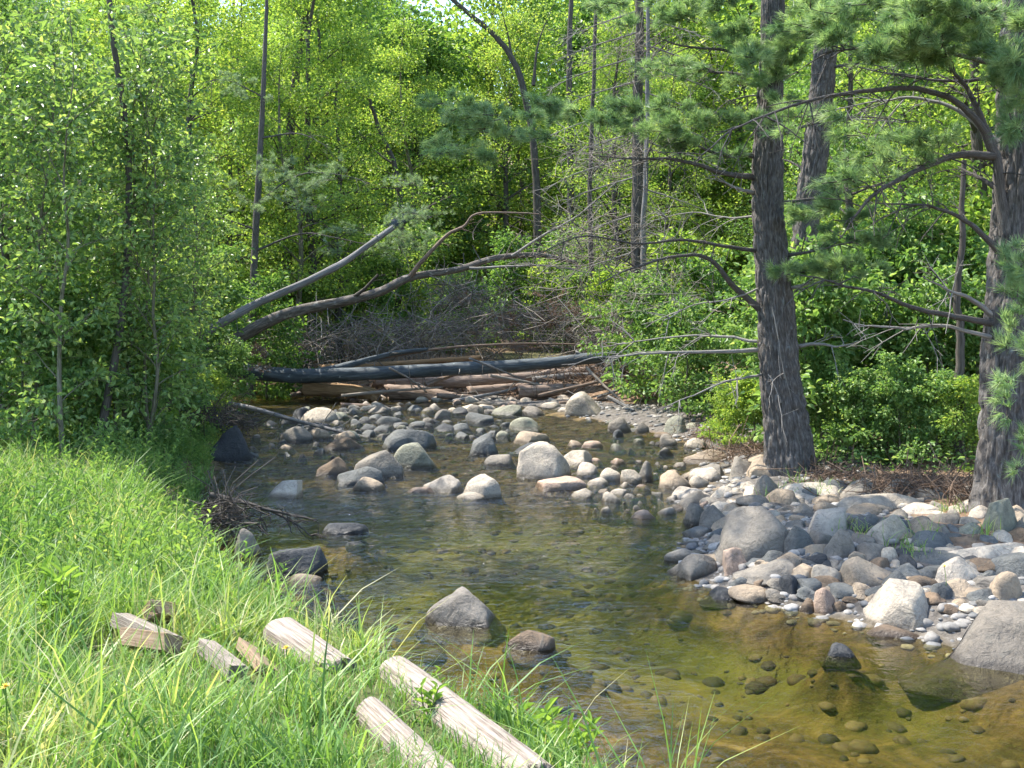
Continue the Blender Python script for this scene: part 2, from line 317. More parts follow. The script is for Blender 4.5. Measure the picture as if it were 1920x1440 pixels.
# ------------------------------------------------------------------ terrain
XL = np.array([(-6, 2.2), (0, 2.0), (3, 1.15), (5, .25), (6.5, -.80), (7.4, -1.4), (9.5, -2.5), (10.7, -3.1), (12.5, -3.75), (15.7, -4.4), (18, -5.0), (22, -5.9), (26, -7.0), (30, -9.5), (40, -14)])
XR = np.array([(-6, 7.5), (0, 6.5), (5, 5.0), (7.6, 3.7), (8.5, 2.9), (9.2, 2.3), (9.7, 1.7), (10.7, 1.6), (11.6, 1.9), (12.6, 2.2), (14.0, 2.15), (15, 2.6), (16.2, 3.1), (17.2, 3.2), (19.8, 3.5), (21.4, 2.7), (24.3, 1.5), (26, .6), (28, -2), (31, -6), (40, -11)])
HL = np.array([(-6, 1.15), (2, 1.02), (4, .92), (5.7, .74), (8.4, .56), (11.7, .46), (16, .40), (22, .35), (40, .5)])
def gh(x, y):
    x = np.asarray(x, float); y = np.asarray(y, float)
    xl = np.interp(y, XL[:, 0], XL[:, 1]); xr = np.interp(y, XR[:, 0], XR[:, 1]); hl = np.interp(y, HL[:, 0], HL[:, 1])
    w = (fbm(x*1.1, y*1.1, s=3, o=3) - .5) * .5
    dl = xl - x + w; dr = x - xr + w
    nz = (fbm(x*1.7, y*1.7, s=9, o=4) - .5)
    left = hl * sst(-.05, .75, dl) + .035*np.maximum(dl-.6, 0) + nz * .12 * sst(.2, 1, dl)
    far = sst(30, 35, y)
    low = 1-.65*sst(23, 26.5, y)
    right = .13*low*sst(0, .7, dr) + .055*low*np.clip(dr-.2, 0, 6) + .30*sst(2.6, 4.6, dr)*sst(14.5, 17, y) + .35*far*sst(0, 2.5, dr) + nz * .14 * sst(.1, 1, dr)
    dep = np.interp(y, [-6, 7, 11, 14, 16, 26, 30], [.36, .38, .52, .34, .12, .09, .08])
    inside = -np.maximum(dl, dr)
    bed = -dep * sst(-.1, 1.1, inside) + nz * (.03 + .24*dep)*sst(0, .6, inside)
    h = np.where(dl > 0, np.maximum(left, .0), np.where(dr > 0, right, np.minimum(bed, 0.0)))
    h = np.where((dl <= 0) & (dr <= 0), h, np.maximum(h, -.02))
    h = h + .20*np.exp(-((x-3.3-.35*(11-y))/1.1)**2 - ((y-10.8)/1.0)**2)*(dr > 0)*sst(0, .8, dr)
    far_rise = np.maximum(y-34, 0) * .05 + np.maximum(y-46, 0)*.14*(y < 400) + np.maximum(np.abs(x)-14, 0)*.03
    return h + far_rise
MOUNDS = []
def gh(x, y, base=gh):
    h = base(x, y); x = np.asarray(x, float); y = np.asarray(y, float)
    for a, b, r in MOUNDS:                                          # gravel heaped round the boulders that stand in the water
        m = (np.abs(x-a) < 2.4*r) & (np.abs(y-b) < 2.4*r) & (h < -.05)
        if m.any(): h = np.where(m, h + (-.05-h)*np.exp(-((x-a)**2 + (y-b)**2)/r**2), h)
    return h
def gz(x, y): return float(gh(np.array([x]), np.array([y]))[0])
def W(px, py, D): return np.array(((px-CX)/F*D, D, CH - (py-HZ)/F*D))
_ts = np.concatenate([np.arange(2.5, 34, .02), np.arange(34, 90, .25)])
def on_ground(px, py, floor=0.0):
    """point where the sight line through a photo pixel meets ground or water"""
    x = (px-CX)/F*_ts; z = CH - (py-HZ)/F*_ts; g = np.maximum(gh(x, _ts), floor)
    k = int(np.argmax(z <= g)) if (z <= g).any() else len(_ts)-1
    return np.array((x[k], _ts[k], g[k]))

ROCKS = [
 (568, 630, 768, 792, 'pale', 'pale boulder with yellowish moss at the upstream end of the thin fallen pole', 3),
 (717, 833, 790, 843, 'blue', 'largest blue-grey peaked boulder in the middle of the riffle', 7),
 (740, 817, 835, 877, 'green', 'rounded greenish-grey boulder in front of the big peaked boulder', 3),
 (667, 755, 845, 893, 'grey', 'long rounded grey boulder leaning left of the greenish round one', 4),
 (588, 657, 853, 893, 'brown', 'rough dark mottled rock left of the long grey boulder in midstream', 11),
 (622, 720, 878, 908, 'blue', 'low blue-grey rock lying in the water below the long grey boulder', 4),
 (657, 718, 895, 918, 'tan', 'small tan rock at the front of the left midstream cluster', 4),
 (503, 578, 886, 934, 'white', 'angular white rock standing alone in water by the left bank', 10),
 (600, 680, 822, 845, 'brown', 'low mossy brown rock just under the tip of the thin fallen pole', 6),
 (528, 583, 803, 827, 'grey', 'smooth grey rock near the left bank below the thin fallen pole', 3),
 (573, 617, 803, 823, 'tan', 'tan rock beside the smooth grey one under the thin pole', 5),
 (880, 943, 808, 853, 'blue', 'steep angular blue-grey rock right of the big peaked boulder', 9),
 (957, 1027, 800, 831, 'tan', 'tan peaked rock above the white boulder in the riffle', 8),
 (960, 1033, 830, 850, 'dark', 'flat dark wet rock at the foot of the tan peaked rock', 5),
 (912, 972, 848, 874, 'grey', 'low grey rock just left of the bright white boulder', 4),
 (960, 1064, 840, 897, 'white', 'biggest bright white rounded boulder in midstream', 3),
 (793, 863, 889, 921, 'white', 'low white rock touching the split rock in midstream', 5),
 (860, 943, 880, 934, 'pale', 'angular pale rock with a dark shaded right face', 11),
 (858, 908, 920, 937, 'pale', 'small pale stone at the foot of the angular shaded rock', 4),
 (760, 812, 909, 923, 'pink', 'flat pinkish stone left of the low white rock', 4),
 (610, 687, 975, 1001, 'dark', 'dark oval wet stone alone in the pool off the drooping roots', 2),
 (650, 683, 1013, 1022, 'dark', 'tiny dark stone tip breaking the pool surface', 3),
 (503, 607, 1016, 1076, 'dark', 'dark round boulder against the grassy left bank', 2),
 (540, 600, 1073, 1092, 'tan', 'flat tan stone at the base of the dark round bank boulder', 4),
 (797, 941, 1101, 1178, 'grey', 'large wedge-shaped grey boulder standing in the foreground pool', 9),
 (952, 1067, 1172, 1224, 'brown', 'low brown pointed rock right of the wedge-shaped pool boulder', 8),
 (1550, 1603, 1204, 1233, 'dark', 'small black rock alone in the sky reflection', 7),
 (1057, 1133, 743, 781, 'pale', 'big pale round boulder below the right end of the log jam', 3),
 (1142, 1188, 783, 808, 'grey', 'dark-topped round grey rock at the far right water edge', 3),
 (1190, 1223, 784, 813, 'grey', 'squarish upright stone block at the far right water edge', 14),
 (1247, 1297, 771, 813, 'green', 'mossy dark bank rock under the leaning shrub', 8),
 (1237, 1268, 815, 837, 'grey', 'small rounded stone at the bank edge under the shrub', 3),
 (1285, 1332, 823, 842, 'pale', 'pale oval stone above the long flat bank rock', 3),
 (1282, 1363, 841, 866, 'tan', 'long flat-topped tan rock near the leaning pine', 5),
 (1088, 1128, 826, 839, 'pink', 'small pinkish stone in the calm water right of midstream', 3),
 (1058, 1090, 826, 837, 'tan', 'small tan stone left of the pinkish calm-water stone', 4),
 (1052, 1118, 847, 873, 'pale', 'low pale boulder just behind the bright white boulder', 3),
 (1075, 1118, 868, 891, 'white', 'small white round stone right of the bright white boulder', 3),
 (1120, 1167, 872, 903, 'pale', 'slanting pale stone with a rusty stain', 8),
 (1158, 1200, 866, 904, 'pale', 'tall pale faceted stone in the right midstream group', 9),
 (1195, 1225, 868, 898, 'grey', 'narrow grey stone behind the tall pale faceted one', 6),
 (1230, 1292, 881, 916, 'tan', 'chunky tan stone in the right midstream group', 9),
 (1295, 1352, 872, 904, 'white', 'white stone with dark streak propped on a grey slab', 6),
 (1293, 1330, 892, 914, 'pale', 'round pale cobble in front of the streaked white stone', 3),
 (1297, 1373, 866, 897, 'grey', 'dark grey slab behind the streaked white stone', 7),
 (1368, 1413, 856, 894, 'grey', 'upright grey slab left of the leaning pine base', 8),
 (1397, 1463, 856, 894, 'tan', 'layered tan slab touching the leaning pine base', 8),
 (1003, 1093, 893, 919, 'pink', 'long low pinkish rock below the bright white boulder', 5),
 (1072, 1120, 912, 933, 'pale', 'small pale stone in the shallows below the long pinkish rock', 5),
 (1145, 1180, 915, 928, 'white', 'small low white stone in the shallows right of centre', 3),
 (1262, 1330, 911, 938, 'white', 'broad low white stone at the head of the gravel bar', 4),
 (1330, 1377, 912, 933, 'white', 'rounded white cobble right of the broad low white stone', 3),
 (1415, 1467, 891, 933, 'grey', 'smooth grey boulder directly below the leaning pine', 3),
 (1182, 1233, 956, 974, 'pink', 'low pinkish stone at the tip of the gravel bar', 4),
 (1230, 1267, 949, 966, 'pale', 'small pale stone beside the pinkish tip stone', 5),
 (1283, 1327, 946, 984, 'grey', 'grey stone with pale cap at the waterline of the bar', 5),
 (1318, 1372, 956, 991, 'grey', 'rounded grey stone behind the big shaded boulder', 3),
 (1330, 1376, 936, 958, 'white', 'bright white stone on the bar above the big shaded boulder', 6),
 (1377, 1420, 958, 978, 'white', 'flat creamy white stone resting behind the big shaded boulder', 7),
 (1359, 1497, 966, 1041, 'grey', 'biggest smooth grey boulder on the gravel bar, shaded on its front', 5),
 (1506, 1596, 937, 1004, 'mottle', 'black and white lichen-mottled boulder on the gravel bar', 7),
 (1467, 1535, 991, 1043, 'blue', 'dark blue angular rock right of the biggest smooth boulder', 9),
 (1539, 1613, 995, 1050, 'grey', 'grey flat-topped rock in front of the mottled boulder', 10),
 (1628, 1696, 977, 1021, 'pale', 'rounded pale grey boulder in the middle of the bar', 4),
 (1693, 1767, 970, 1001, 'tan', 'low tan rock right of the rounded pale grey boulder', 4),
 (1263, 1347, 1032, 1085, 'grey', 'dark-streaked grey rock at the tip of the lower bar', 8),
 (1247, 1304, 1027, 1050, 'pale', 'flat pale rock behind the dark-streaked tip rock', 5),
 (1346, 1413, 1034, 1071, 'pink', 'smooth pinkish cobble in the water beside the tip rock', 3),
 (1396, 1509, 1053, 1086, 'grey', 'long grey slab lying along the lower bar edge', 6),
 (1520, 1574, 1051, 1089, 'pale', 'pointed pale rock under the grey flat-topped one', 9),
 (1568, 1676, 1050, 1096, 'tan', 'broad tan boulder with a dark crack', 5),
 (1651, 1705, 1066, 1105, 'blue', 'square blue-grey stone right of the cracked tan boulder', 10),
 (1750, 1839, 1048, 1092, 'white', 'sunlit bluish-white cobble on the right of the bar', 4),
 (1697, 1814, 1027, 1061, 'blue', 'long blue-grey slab behind the bluish-white cobble', 7),
 (1323, 1404, 1101, 1128, 'dark', 'flat dark blue rock at the lower waterline of the bar', 7),
 (1406, 1457, 1096, 1121, 'dark', 'dark blue rock right of the flat waterline rock', 9),
 (1460, 1505, 1081, 1121, 'dark', 'tall dark blue rock at the lower waterline', 7),
 (1371, 1411, 1083, 1103, 'blue', 'small blue rock above the flat dark waterline rock', 5),
 (1524, 1568, 1096, 1152, 'pink', 'narrow upright pointed stone mirrored in the water', 12),
 (1500, 1535, 1120, 1150, 'brown', 'rough brown stone left of the pointed mirrored stone', 10),
 (1556, 1592, 1116, 1150, 'brown', 'jagged brown stone right of the pointed mirrored stone', 11),
 (1624, 1766, 1102, 1180, 'pale', 'large pale boulder with a bright upper edge at the pool', 6),
 (1768, 1828, 1092, 1122, 'tan', 'tan cobble behind the broad sloping slab', 5),
 (1743, 1782, 1087, 1124, 'blue', 'narrow slanting blue-grey stone by the large pale pool boulder', 5),
 (1718, 1745, 1104, 1121, 'white', 'tiny white round pebble on top of the large pale pool boulder', 3),
 (1858, 1919, 1083, 1127, 'tan', 'rounded tan rock above the broad sloping slab', 5),
 (1836, 1902, 938, 998, 'green', 'tall greenish-grey rock at the foot of the right pine', 7),
 (1893, 1960, 965, 1005, 'grey', 'grey rock at the photo edge below the right pine', 6),
 (1796, 1844, 977, 1000, 'green', 'low greenish rock left of the tall rock by the right pine', 5),
 (1893, 1950, 988, 1019, 'brown', 'brown rounded rock at the photo edge on the bar', 4),
 (1771, 1839, 1002, 1026, 'brown', 'dark brown low rock on the bar right of centre', 6),
 (1863, 1945, 1038, 1082, 'blue', 'blue-grey boulder at the photo edge above the tan rock', 5),
 (1608, 1673, 1020, 1053, 'grey', 'slanted grey stone behind the cracked tan boulder', 6),
 (1652, 1684, 1031, 1055, 'pale', 'small round pale stone beside the slanted grey stone', 3),
]

for r in ROCKS:
    D_ = F*CH/(r[3]-HZ); x_ = ((r[0]+r[1])/2-CX)/F*D_; w_ = (r[1]-r[0])/F*D_
    if gz(x_, D_) < -.05: MOUNDS.append((x_, D_ + .3*w_, max(.30, w_*.95)))
def axis(lo, a, b, hi, step, grow=1.16):
    c = list(np.arange(a, b, step)); s = step; v = b; e = []
    while v < hi: e.append(v); s *= grow; v += s
    e.append(hi); s = step; v = a; f = []
    while v > lo:
        s *= grow; v -= s; f.append(max(v, lo))
    return np.array(f[::-1] + c + e)
gx = axis(-260, -8, 7, 260, .10); gy = axis(-120, 2.5, 31, 400, .10)
X, Y = np.meshgrid(gx, gy); Z = gh(X, Y)
nx, ny = len(gx), len(gy); idx = np.arange(nx*ny).reshape(ny, nx)
Q = np.stack([idx[:-1, :-1], idx[:-1, 1:], idx[1:, 1:], idx[1:, :-1]], -1).reshape(-1, 4)
xl_ = np.interp(Y, XL[:, 0], XL[:, 1]); xr_ = np.interp(Y, XR[:, 0], XR[:, 1])
bed_a = 1 - sst(-.03, .03, Z)
soil_a = sst(.1, .5, xl_ - X) * (1 - .6*sst(22, 28, Y)) + .75*sst(4, 6, X - xr_) * sst(.45, .6, fbm(X*.5, Y*.5, s=5))
sand_a = sst(-.2, .1, X - xr_) * (1 - sst(1.9, 3.0, X - xr_ + (fbm(X, Y, s=8)-.5)*1.5)) * (1-sst(28.5, 31, Y))
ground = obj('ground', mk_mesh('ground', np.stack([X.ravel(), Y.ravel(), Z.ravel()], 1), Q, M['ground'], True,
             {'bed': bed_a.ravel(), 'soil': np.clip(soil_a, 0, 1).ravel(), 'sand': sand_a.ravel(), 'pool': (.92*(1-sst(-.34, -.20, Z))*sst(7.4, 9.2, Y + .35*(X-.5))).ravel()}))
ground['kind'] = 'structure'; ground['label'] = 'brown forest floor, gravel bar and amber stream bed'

wx = np.arange(-15, 8.01, .07); wy = np.concatenate([np.arange(-3, 4, .25), np.arange(4, 32, .07)])
X, Y = np.meshgrid(wx, wy)
rif = np.interp(Y, [0, 9.5, 11, 13.5, 14.6, 16, 25, 27, 32], [.03, .10, .22, .22, .5, .95, .95, .6, .5])
streak = sst(.48, .72, fbm(X*.55 + 4, Y*.9, s=21, o=3)) * sst(8.2, 10, Y) * (1 - sst(.2, 2.2, X - np.interp(Y, [8, 14], [-.6, -.5])))
rif = np.clip(rif + .55*streak*(1-sst(14, 15, Y)), 0, 1)
Z = rif * .085 * (fbm(X*4.2, Y*5.2, s=31, o=3) - .5) + rif*.07*(vn(X*1.5, Y*2.2, s=37)-.5)
nx, ny = len(wx), len(wy); idx = np.arange(nx*ny).reshape(ny, nx)
Q = np.stack([idx[:-1, :-1], idx[:-1, 1:], idx[1:, 1:], idx[1:, :-1]], -1).reshape(-1, 4)
dpx = np.interp(Y, XL[:, 0], XL[:, 1]) - .9; dpr = np.interp(Y, XR[:, 0], XR[:, 1]) + .9
keep = ((X > dpx) & (X < dpr)).reshape(-1)[Q].any(1)
water = obj('water', mk_mesh('water', np.stack([X.ravel(), Y.ravel(), Z.ravel()], 1), Q[keep], M['water'], True, {'rnd': rif.ravel()}))
water['kind'] = 'structure'; water['label'] = 'clear shallow stream water with ripples'

# ------------------------------------------------------------------ rocks
import bmesh
def ico(sub):
    bm = bmesh.new(); bmesh.ops.create_icosphere(bm, subdivisions=sub, radius=1)
    V = np.array([v.co[:] for v in bm.verts]); T = np.array([[v.index for v in f.verts] for f in bm.faces]); bm.free(); return V, T
ICO = {2: ico(2), 3: ico(3), 4: ico(4)}
def rock_mesh(seed, sub=3, facets=7, rough=.16, sx=1, sy=.8, sz=.6, cut=.72, root=0.0):
    """a unit boulder: half-width 1 in x, base flattened; z from about -0.4 to 1"""
    rng = np.random.default_rng(seed); V, T = ICO[sub]; V = V.copy()
    facets = int(facets*1.5) + (3 if facets > 3 else 0); cut -= .06 + (.08 if facets > 12 else 0); rough *= .9
    for k in range(facets):
        n = rng.normal(size=3); n[2] = abs(n[2])*.8; n /= np.linalg.norm(n); c = rng.uniform(cut-.1, cut+.15)
        d = V @ n; V -= np.clip(d-c, 0, None)[:, None]*n*rng.uniform(.85, 1)
    q = V * 1.3 + seed*7.31
    V *= (1 + rough*(fbm(q[:, 0], q[:, 1], q[:, 2], s=seed % 97, o=4) - .5)*2)[:, None]
    V /= np.abs(V).max(0)
    V[:, :2] *= (1 + .22*np.clip(-V[:, 2:3], 0, 1))                    # wider foot
    V[:, 2] = np.where(V[:, 2] < 0, V[:, 2]*max(.55, root/sz), V[:, 2])      # the foot reaches down to the bed
    return mk_mesh('rock', V * np.array([sx, sy, sz]), T, M['rock'], True)
RC = {'white': (.40, .375, .345, .2), 'pale': (.36, .335, .30, .25), 'tan': (.30, .255, .205, .3), 'pink': (.37, .29, .245, .15), 'grey': (.185, .178, .168, .35),
      'blue': (.105, .118, .13, .35), 'green': (.20, .215, .185, .35), 'dark': (.045, .052, .064, .3), 'brown': (.145, .112, .085, .5), 'slab': (.13, .124, .118, .5), 'mottle': (.32, .305, .29, 1.0)}
def place_rock(x0, x1, yt, yb, col, label, facets=7, cat='rock', group=None, seed=None, rough=.16, deep=.8, yaw=None, floor=0.0, cut=.72, name='rock', sub=None, grow=1.0):
    p = on_ground((x0+x1)/2, yb, floor); D = p[1]; w = 1.16*grow*(x1-x0)/F*D
    dep = w*deep; Dc = D + dep*.36
    s_ = Dc / D; cx = ((x0+x1)/2-CX)/F*Dc; w *= s_
    ztop = CH - (yt-HZ)/F*Dc; zg = max(p[2], floor)
    h = max((ztop - zg)*1.3*grow, .18*w)
    sd_ = seed if seed is not None else int(x0*13 + yt*7 + yb)
    me = rock_mesh(sd_, sub or (4 if (x1-x0) > 62 else 3), facets, rough, w/2, dep/2, h, cut, max(0.0, zg - gz(cx, Dc) + .05))
    o = obj(name, me, None, (cx, Dc, zg - .02), (0, 0, 0))
    rng = random.Random(sd_); o.rotation_euler = (0, 0, rng.uniform(-.25, .25) if yaw is None else yaw)
    c = RC[col]; k = rng.uniform(.92, 1.08); o.color = (c[0]*k*1.07, c[1]*k*.99, c[2]*k*.87, c[3])
    tag(o, label, cat, group); return o
for r in ROCKS: place_rock(*r[:6], facets=r[6], grow=1.12 if r[2] > 930 and r[0] > 1240 else 1.0)
# broad ledges and slabs
place_rock(1765, 2230, 1126, 1272, 'slab', 'broad sloping grey slab running into the pool at the photo edge', 9, deep=.6, rough=.10, yaw=-.12)
place_rock(1630, 1720, 1176, 1196, 'brown', 'thin flat stone awash in front of the large pale pool boulder', 5)
place_rock(1440, 1600, 912, 944, 'white', 'long flat pale ledge across the gravel bar under the leaning pine', 5, deep=.7, rough=.1)
place_rock(1560, 1720, 922, 958, 'pale', 'flat pale ledge behind the mottled boulder', 5, deep=.6, rough=.1)
place_rock(1770, 1950, 1024, 1054, 'white', 'bright flat slab on the bar at the photo edge', 5, deep=.5, rough=.1)
place_rock(395, 470, 800, 862, 'dark', 'dark undercut boulder in the left bank under the saplings', 6)
place_rock(440, 490, 990, 1045, 'grey', 'grey boulder half hidden in the grass behind the dark round one', 4)

# shared cobble meshes
COB = [rock_mesh(900+i, 3, 3+i % 6, .14, 1, .8+.05*(i % 4), .62+.05*(i % 5)) for i in range(10)]
def cobble(px, py, wpx, col, label, group, rng, squash=1.0):
    p = on_ground(px, py); w = wpx/F*p[1]/2; squash *= .85
    sz = w*rng.uniform(.8, 1.15)*squash; d = min(.14, max(0.0, p[2] - gz(p[0], p[1]) + .02)); z = p[2] - .03*w
    if d > .36*sz: k = (.66*sz + d)/1.02; z = p[2] - d + .36*k; sz = k                              # stands on the bed, its top above water
    o = obj('cobble', COB[rng.randrange(10)], None, (p[0], p[1], z), (rng.uniform(-.15, .15), rng.uniform(-.15, .15), rng.uniform(0, 6.28)), (w, w*rng.uniform(.8, 1.1), sz))
    c = RC[col]; k = rng.uniform(.8, 1.12); o.color = (c[0]*k*1.07, c[1]*k*.99, c[2]*k*.87, c[3])
    return tag(o, label, 'cobble', group)
rg = random.Random(4)
def scatter(n, box, wr, cols, label, group, inside=None, squash=1.0, mind=.66, power=1.5):
    done = []; tries = 0
    while len(done) < n and tries < n*60:
        tries += 1; x, y = rg.uniform(box[0], box[1]), rg.uniform(box[2], box[3])
        if inside and not inside(x, y): continue
        if any(r[0]+3 < x < r[1]-3 and r[2]+(r[3]-r[2])*.3 < y < r[3]+9 for r in ROCKS): continue
        w = wr[0] + (wr[1]-wr[0])*rg.random()**power
        if any(abs(x-a) < (w+c)*.5*mind and abs(y-b) < (w+c)*.25*mind for a, b, c in done): continue
        done.append((x, y, w)); cobble(x, y, w, rg.choice(cols), label, group, rg, squash)
scatter(66, (560, 1000, 768, 822), (26, 70), ['blue', 'blue', 'dark', 'grey', 'blue', 'green'], 'cobble heaped in the riffle above the big peaked boulder', 'cobbles of the riffle heap', mind=.5, power=1.0)
scatter(40, (660, 1060, 744, 772), (24, 60), ['white', 'pale', 'pale', 'pink', 'white'], 'pale dry cobble on the far shore below the log jam', 'cobbles of the far shore', lambda x, y: y < 776 - (1060-x)*.012)
scatter(24, (470, 660, 780, 860), (20, 52), ['grey', 'blue', 'tan', 'dark'], 'small stone in the riffle along the left bank', 'stones along the left bank')
scatter(22, (1140, 1330, 790, 850), (14, 38), ['grey', 'dark', 'brown', 'green'], 'small dark stone at the foot of the right bank shrubs', 'stones under the right bank')
scatter(48, (1110, 1450, 862, 960), (18, 56), ['white', 'pale', 'pink', 'tan', 'grey'], 'small cobble at the head of the gravel bar', 'cobbles at the bar head')
scatter(116, (1290, 1915, 922, 1062), (32, 92), ['pale', 'grey', 'tan', 'white', 'blue', 'grey'], 'small cobble packed between the boulders of the gravel bar', 'cobbles of the gravel bar', lambda x, y: x > 1290 + max(0, (y-985))*.2, mind=.45, power=1.1)
scatter(64, (1380, 1915, 1042, 1128), (34, 84), ['blue', 'dark', 'grey', 'tan', 'brown', 'blue'], 'small cobble along the lower edge of the gravel bar', 'cobbles of the lower bar edge', lambda x, y: y < 1126 or x > 1770, mind=.42, power=1.0)
scatter(24, (1650, 1900, 1062, 1150), (26, 66), ['tan', 'grey', 'pale', 'brown', 'blue'], 'stone lying between the large pale pool boulder and the sloping slab', 'stones above the sloping slab')
# gravel and submerged stones: beyond counting
def gravel(name, label, n, box, wr, cmul, cond, seed, sink=-.1):
    rng = np.random.default_rng(seed); V0, T0 = ICO[2]; g = Geo()
    x = rng.uniform(box[0], box[1], n); y = rng.uniform(box[2], box[3], n); z = gh(x, y); k = cond(x, y, z); x, y, z = x[k], y[k], z[k]
    w = wr[0] + (wr[1]-wr[0])*rng.random(len(x))**2.2
    for i in range(len(x)):
        V = V0 * (1 + .3*(rng.random((len(V0), 1))-.5)) * np.array([1, rng.uniform(.6, 1), rng.uniform(.35, .65)]) * w[i]
        a = rng.uniform(0, 6.28); c, s = math.cos(a), math.sin(a)
        V = np.stack([V[:, 0]*c - V[:, 1]*s + x[i], V[:, 0]*s + V[:, 1]*c + y[i], V[:, 2] + z[i] - sink*w[i]], 1)
        g.add(V, T=T0, rnd=np.full(len(V), rng.random()))
    o = obj(name, g.mesh(name, cmul, True)); o['label'] = label; o['kind'] = 'stuff'; o['category'] = 'gravel'; return o
def pebble_mat(name, cols):
    m, nt, nd, lk = new_mat(name)
    at = N(nt, 'ShaderNodeAttribute', attribute_name='rnd'); ge = N(nt, 'ShaderNodeNewGeometry')
    c = ramp(nt, at.outputs['Fac'], [(i/(len(cols)-1), x) for i, x in enumerate(cols)])
    n2 = N(nt, 'ShaderNodeTexNoise', Scale=22, Detail=5, Roughness=.7); lk.new(ge.outputs['Position'], n2.inputs['Vector'])
    v2 = ramp(nt, n2.outputs['Fac'], [(.3, (.6, .6, .6)), (.7, (1.2, 1.2, 1.2))])
    mx = N(nt, 'ShaderNodeMix', data_type='RGBA', blend_type='MULTIPLY'); mx.inputs['Factor'].default_value = 1; lk.new(c, mx.inputs['A']); lk.new(v2, mx.inputs['B'])
    p = N(nt, 'ShaderNodeBsdfPrincipled'); p.inputs['Roughness'].default_value = .8; lk.new(mx.outputs['Result'], p.inputs['Base Color'])
    o = N(nt, 'ShaderNodeOutputMaterial'); lk.new(p.outputs[0], o.inputs['Surface']); return m
M['pebble'] = pebble_mat('gravel_stone', [(.08, .085, .09), (.15, .145, .135), (.24, .215, .185), (.33, .31, .28)])
M['bedstone'] = pebble_mat('algae_stone', [(.018, .016, .008), (.04, .033, .015), (.075, .058, .027), (.14, .11, .055)])
gravel('streambed_stones', 'amber algae-coated stones under the clear water', 3400, (-5, 4.9, 4.5, 24), (.025, .11), M['bedstone'], lambda x, y, z: (z < -.06), 11, .15)
gravel('gravel', 'loose grey gravel between the stones of the bar', 5200, (1.2, 7, 7, 30), (.018, .085), M['pebble'],
       lambda x, y, z: (z > -.02) & (x - np.interp(y, XR[:, 0], XR[:, 1]) < 2.4), 12)
gravel('gravel', 'pale pebbles along the near edge of the bar beside the sloping slab', 3200, (1.4, 5, 6.8, 12), (.018, .075), M['pebble'],
       lambda x, y, z: (z > -.06) & (x - np.interp(y, XR[:, 0], XR[:, 1]) < 1.6), 13, .2)

# ------------------------------------------------------------------ trees
def grow_tree(seed, H, tr, cb, spread, nb, nsub, nleaf, lsize, leafm, barkm, lean=0.0, layer=.35, rich=False, wid=.6, top=.25, clump=.22, rise=.5, prof=None):
    """deciduous tree: returns (trunk mesh with limbs, crown mesh)"""
    rng = np.random.default_rng(seed); gt, gc = Geo(), Geo()
    k = 9; t = np.linspace(0, 1, k); wob = np.cumsum(rng.normal(size=(k, 2))*H*.012, 0); wob -= wob[0]
    tp = np.stack([wob[:, 0] + lean*H*t**1.5, wob[:, 1], H*t - .15*(t == 0)], 1); tt = spline(tp, 22)
    rad = tr*(1-np.linspace(0, 1, 22))**.85 + tr*.05; rad[0] *= 1.35; rad[1] *= 1.1
    tubes(gt, tt, rad, 9)
    LP, LD = [], []
    for b in range(nb):
        u = cb + (1-cb)*((b+rng.uniform(0, 1))/nb)*.97; az = b*2.4 + rng.uniform(-.5, .5)
        v = (u-cb)/(1-cb); pr = prof(v) if prof else (.45+.55*math.sin(math.pi*min(1, v*.8+.22)))*(1-.55*v*v)
        L = spread*pr*rng.uniform(.75, 1.15)
        p0 = tt[min(21, int(u*21))]; el = rise*rng.uniform(.5, 1.3) + .35*v
        d = np.array([math.cos(az)*math.cos(el), math.sin(az)*math.cos(el), math.sin(el)])
        s = np.linspace(0, 1, 7)[:, None]; bend = np.array([0, 0, -.18*L])*s**2
        bp = p0 + d*L*s + bend + np.cumsum(rng.normal(size=(7, 3))*L*.03, 0)*s
        r0 = max(.006, tr*.42*(1-.6*v)*L/spread); tubes(gt, bp, r0*(1-.85*s[:, 0]), 5)
        for q in range(nsub):
            w = .25 + .75*(q+rng.uniform(0, 1))/nsub; i = w*6; i0 = min(5, int(i)); o = bp[i0] + (bp[i0+1]-bp[i0])*(i-i0)
            a2 = rng.choice([-1, 1])*rng.uniform(.5, 1.2); dd = np.array([d[0]*math.cos(a2)-d[1]*math.sin(a2), d[0]*math.sin(a2)+d[1]*math.cos(a2), rng.uniform(-.25, .5)]); dd /= np.linalg.norm(dd)
            l2 = L*rng.uniform(.25, .5)*(1.15-.6*w)
            sp = o + dd*l2*np.linspace(0, 1, 4)[:, None] + rng.normal(size=(4, 3))*l2*.05
            tubes(gt, sp, np.linspace(max(.004, r0*.35), .003, 4), 3)
            LP.append(sp[1:].repeat(2, 0)); LD.append(np.tile(dd, (6, 1)))
        LP.append(bp[4:]); LD.append(np.tile(d, (3, 1)))
    LP.append(tt[-4:]); LD.append(np.tile([0, 0, 1.], (4, 1)))
    LP = np.concatenate(LP); LD = np.concatenate(LD); n = nleaf
    i = rng.integers(0, len(LP), n); off = rng.normal(size=(n, 3))*clump*np.array([1, 1, layer+.25])
    P = LP[i] + off; ax = nrm(LD[i]*.5 + nrm(off)*.6 + rng.normal(size=(n, 3))*.45 + np.array([0, 0, -.25]))
    no = nrm(np.array([0, 0, 1.]) + rng.normal(size=(n, 3))*(.35+layer))
    leaves(gc, P, ax, no, lsize*rng.uniform(.65, 1.25, n), wid, np.clip(rng.normal(.45, .24, n) + .12*(rng.random(len(LP))[i]-.5), 0, 1), rich)
    return gt.mesh('trunk', barkm, True), gc.mesh('crown', leafm)
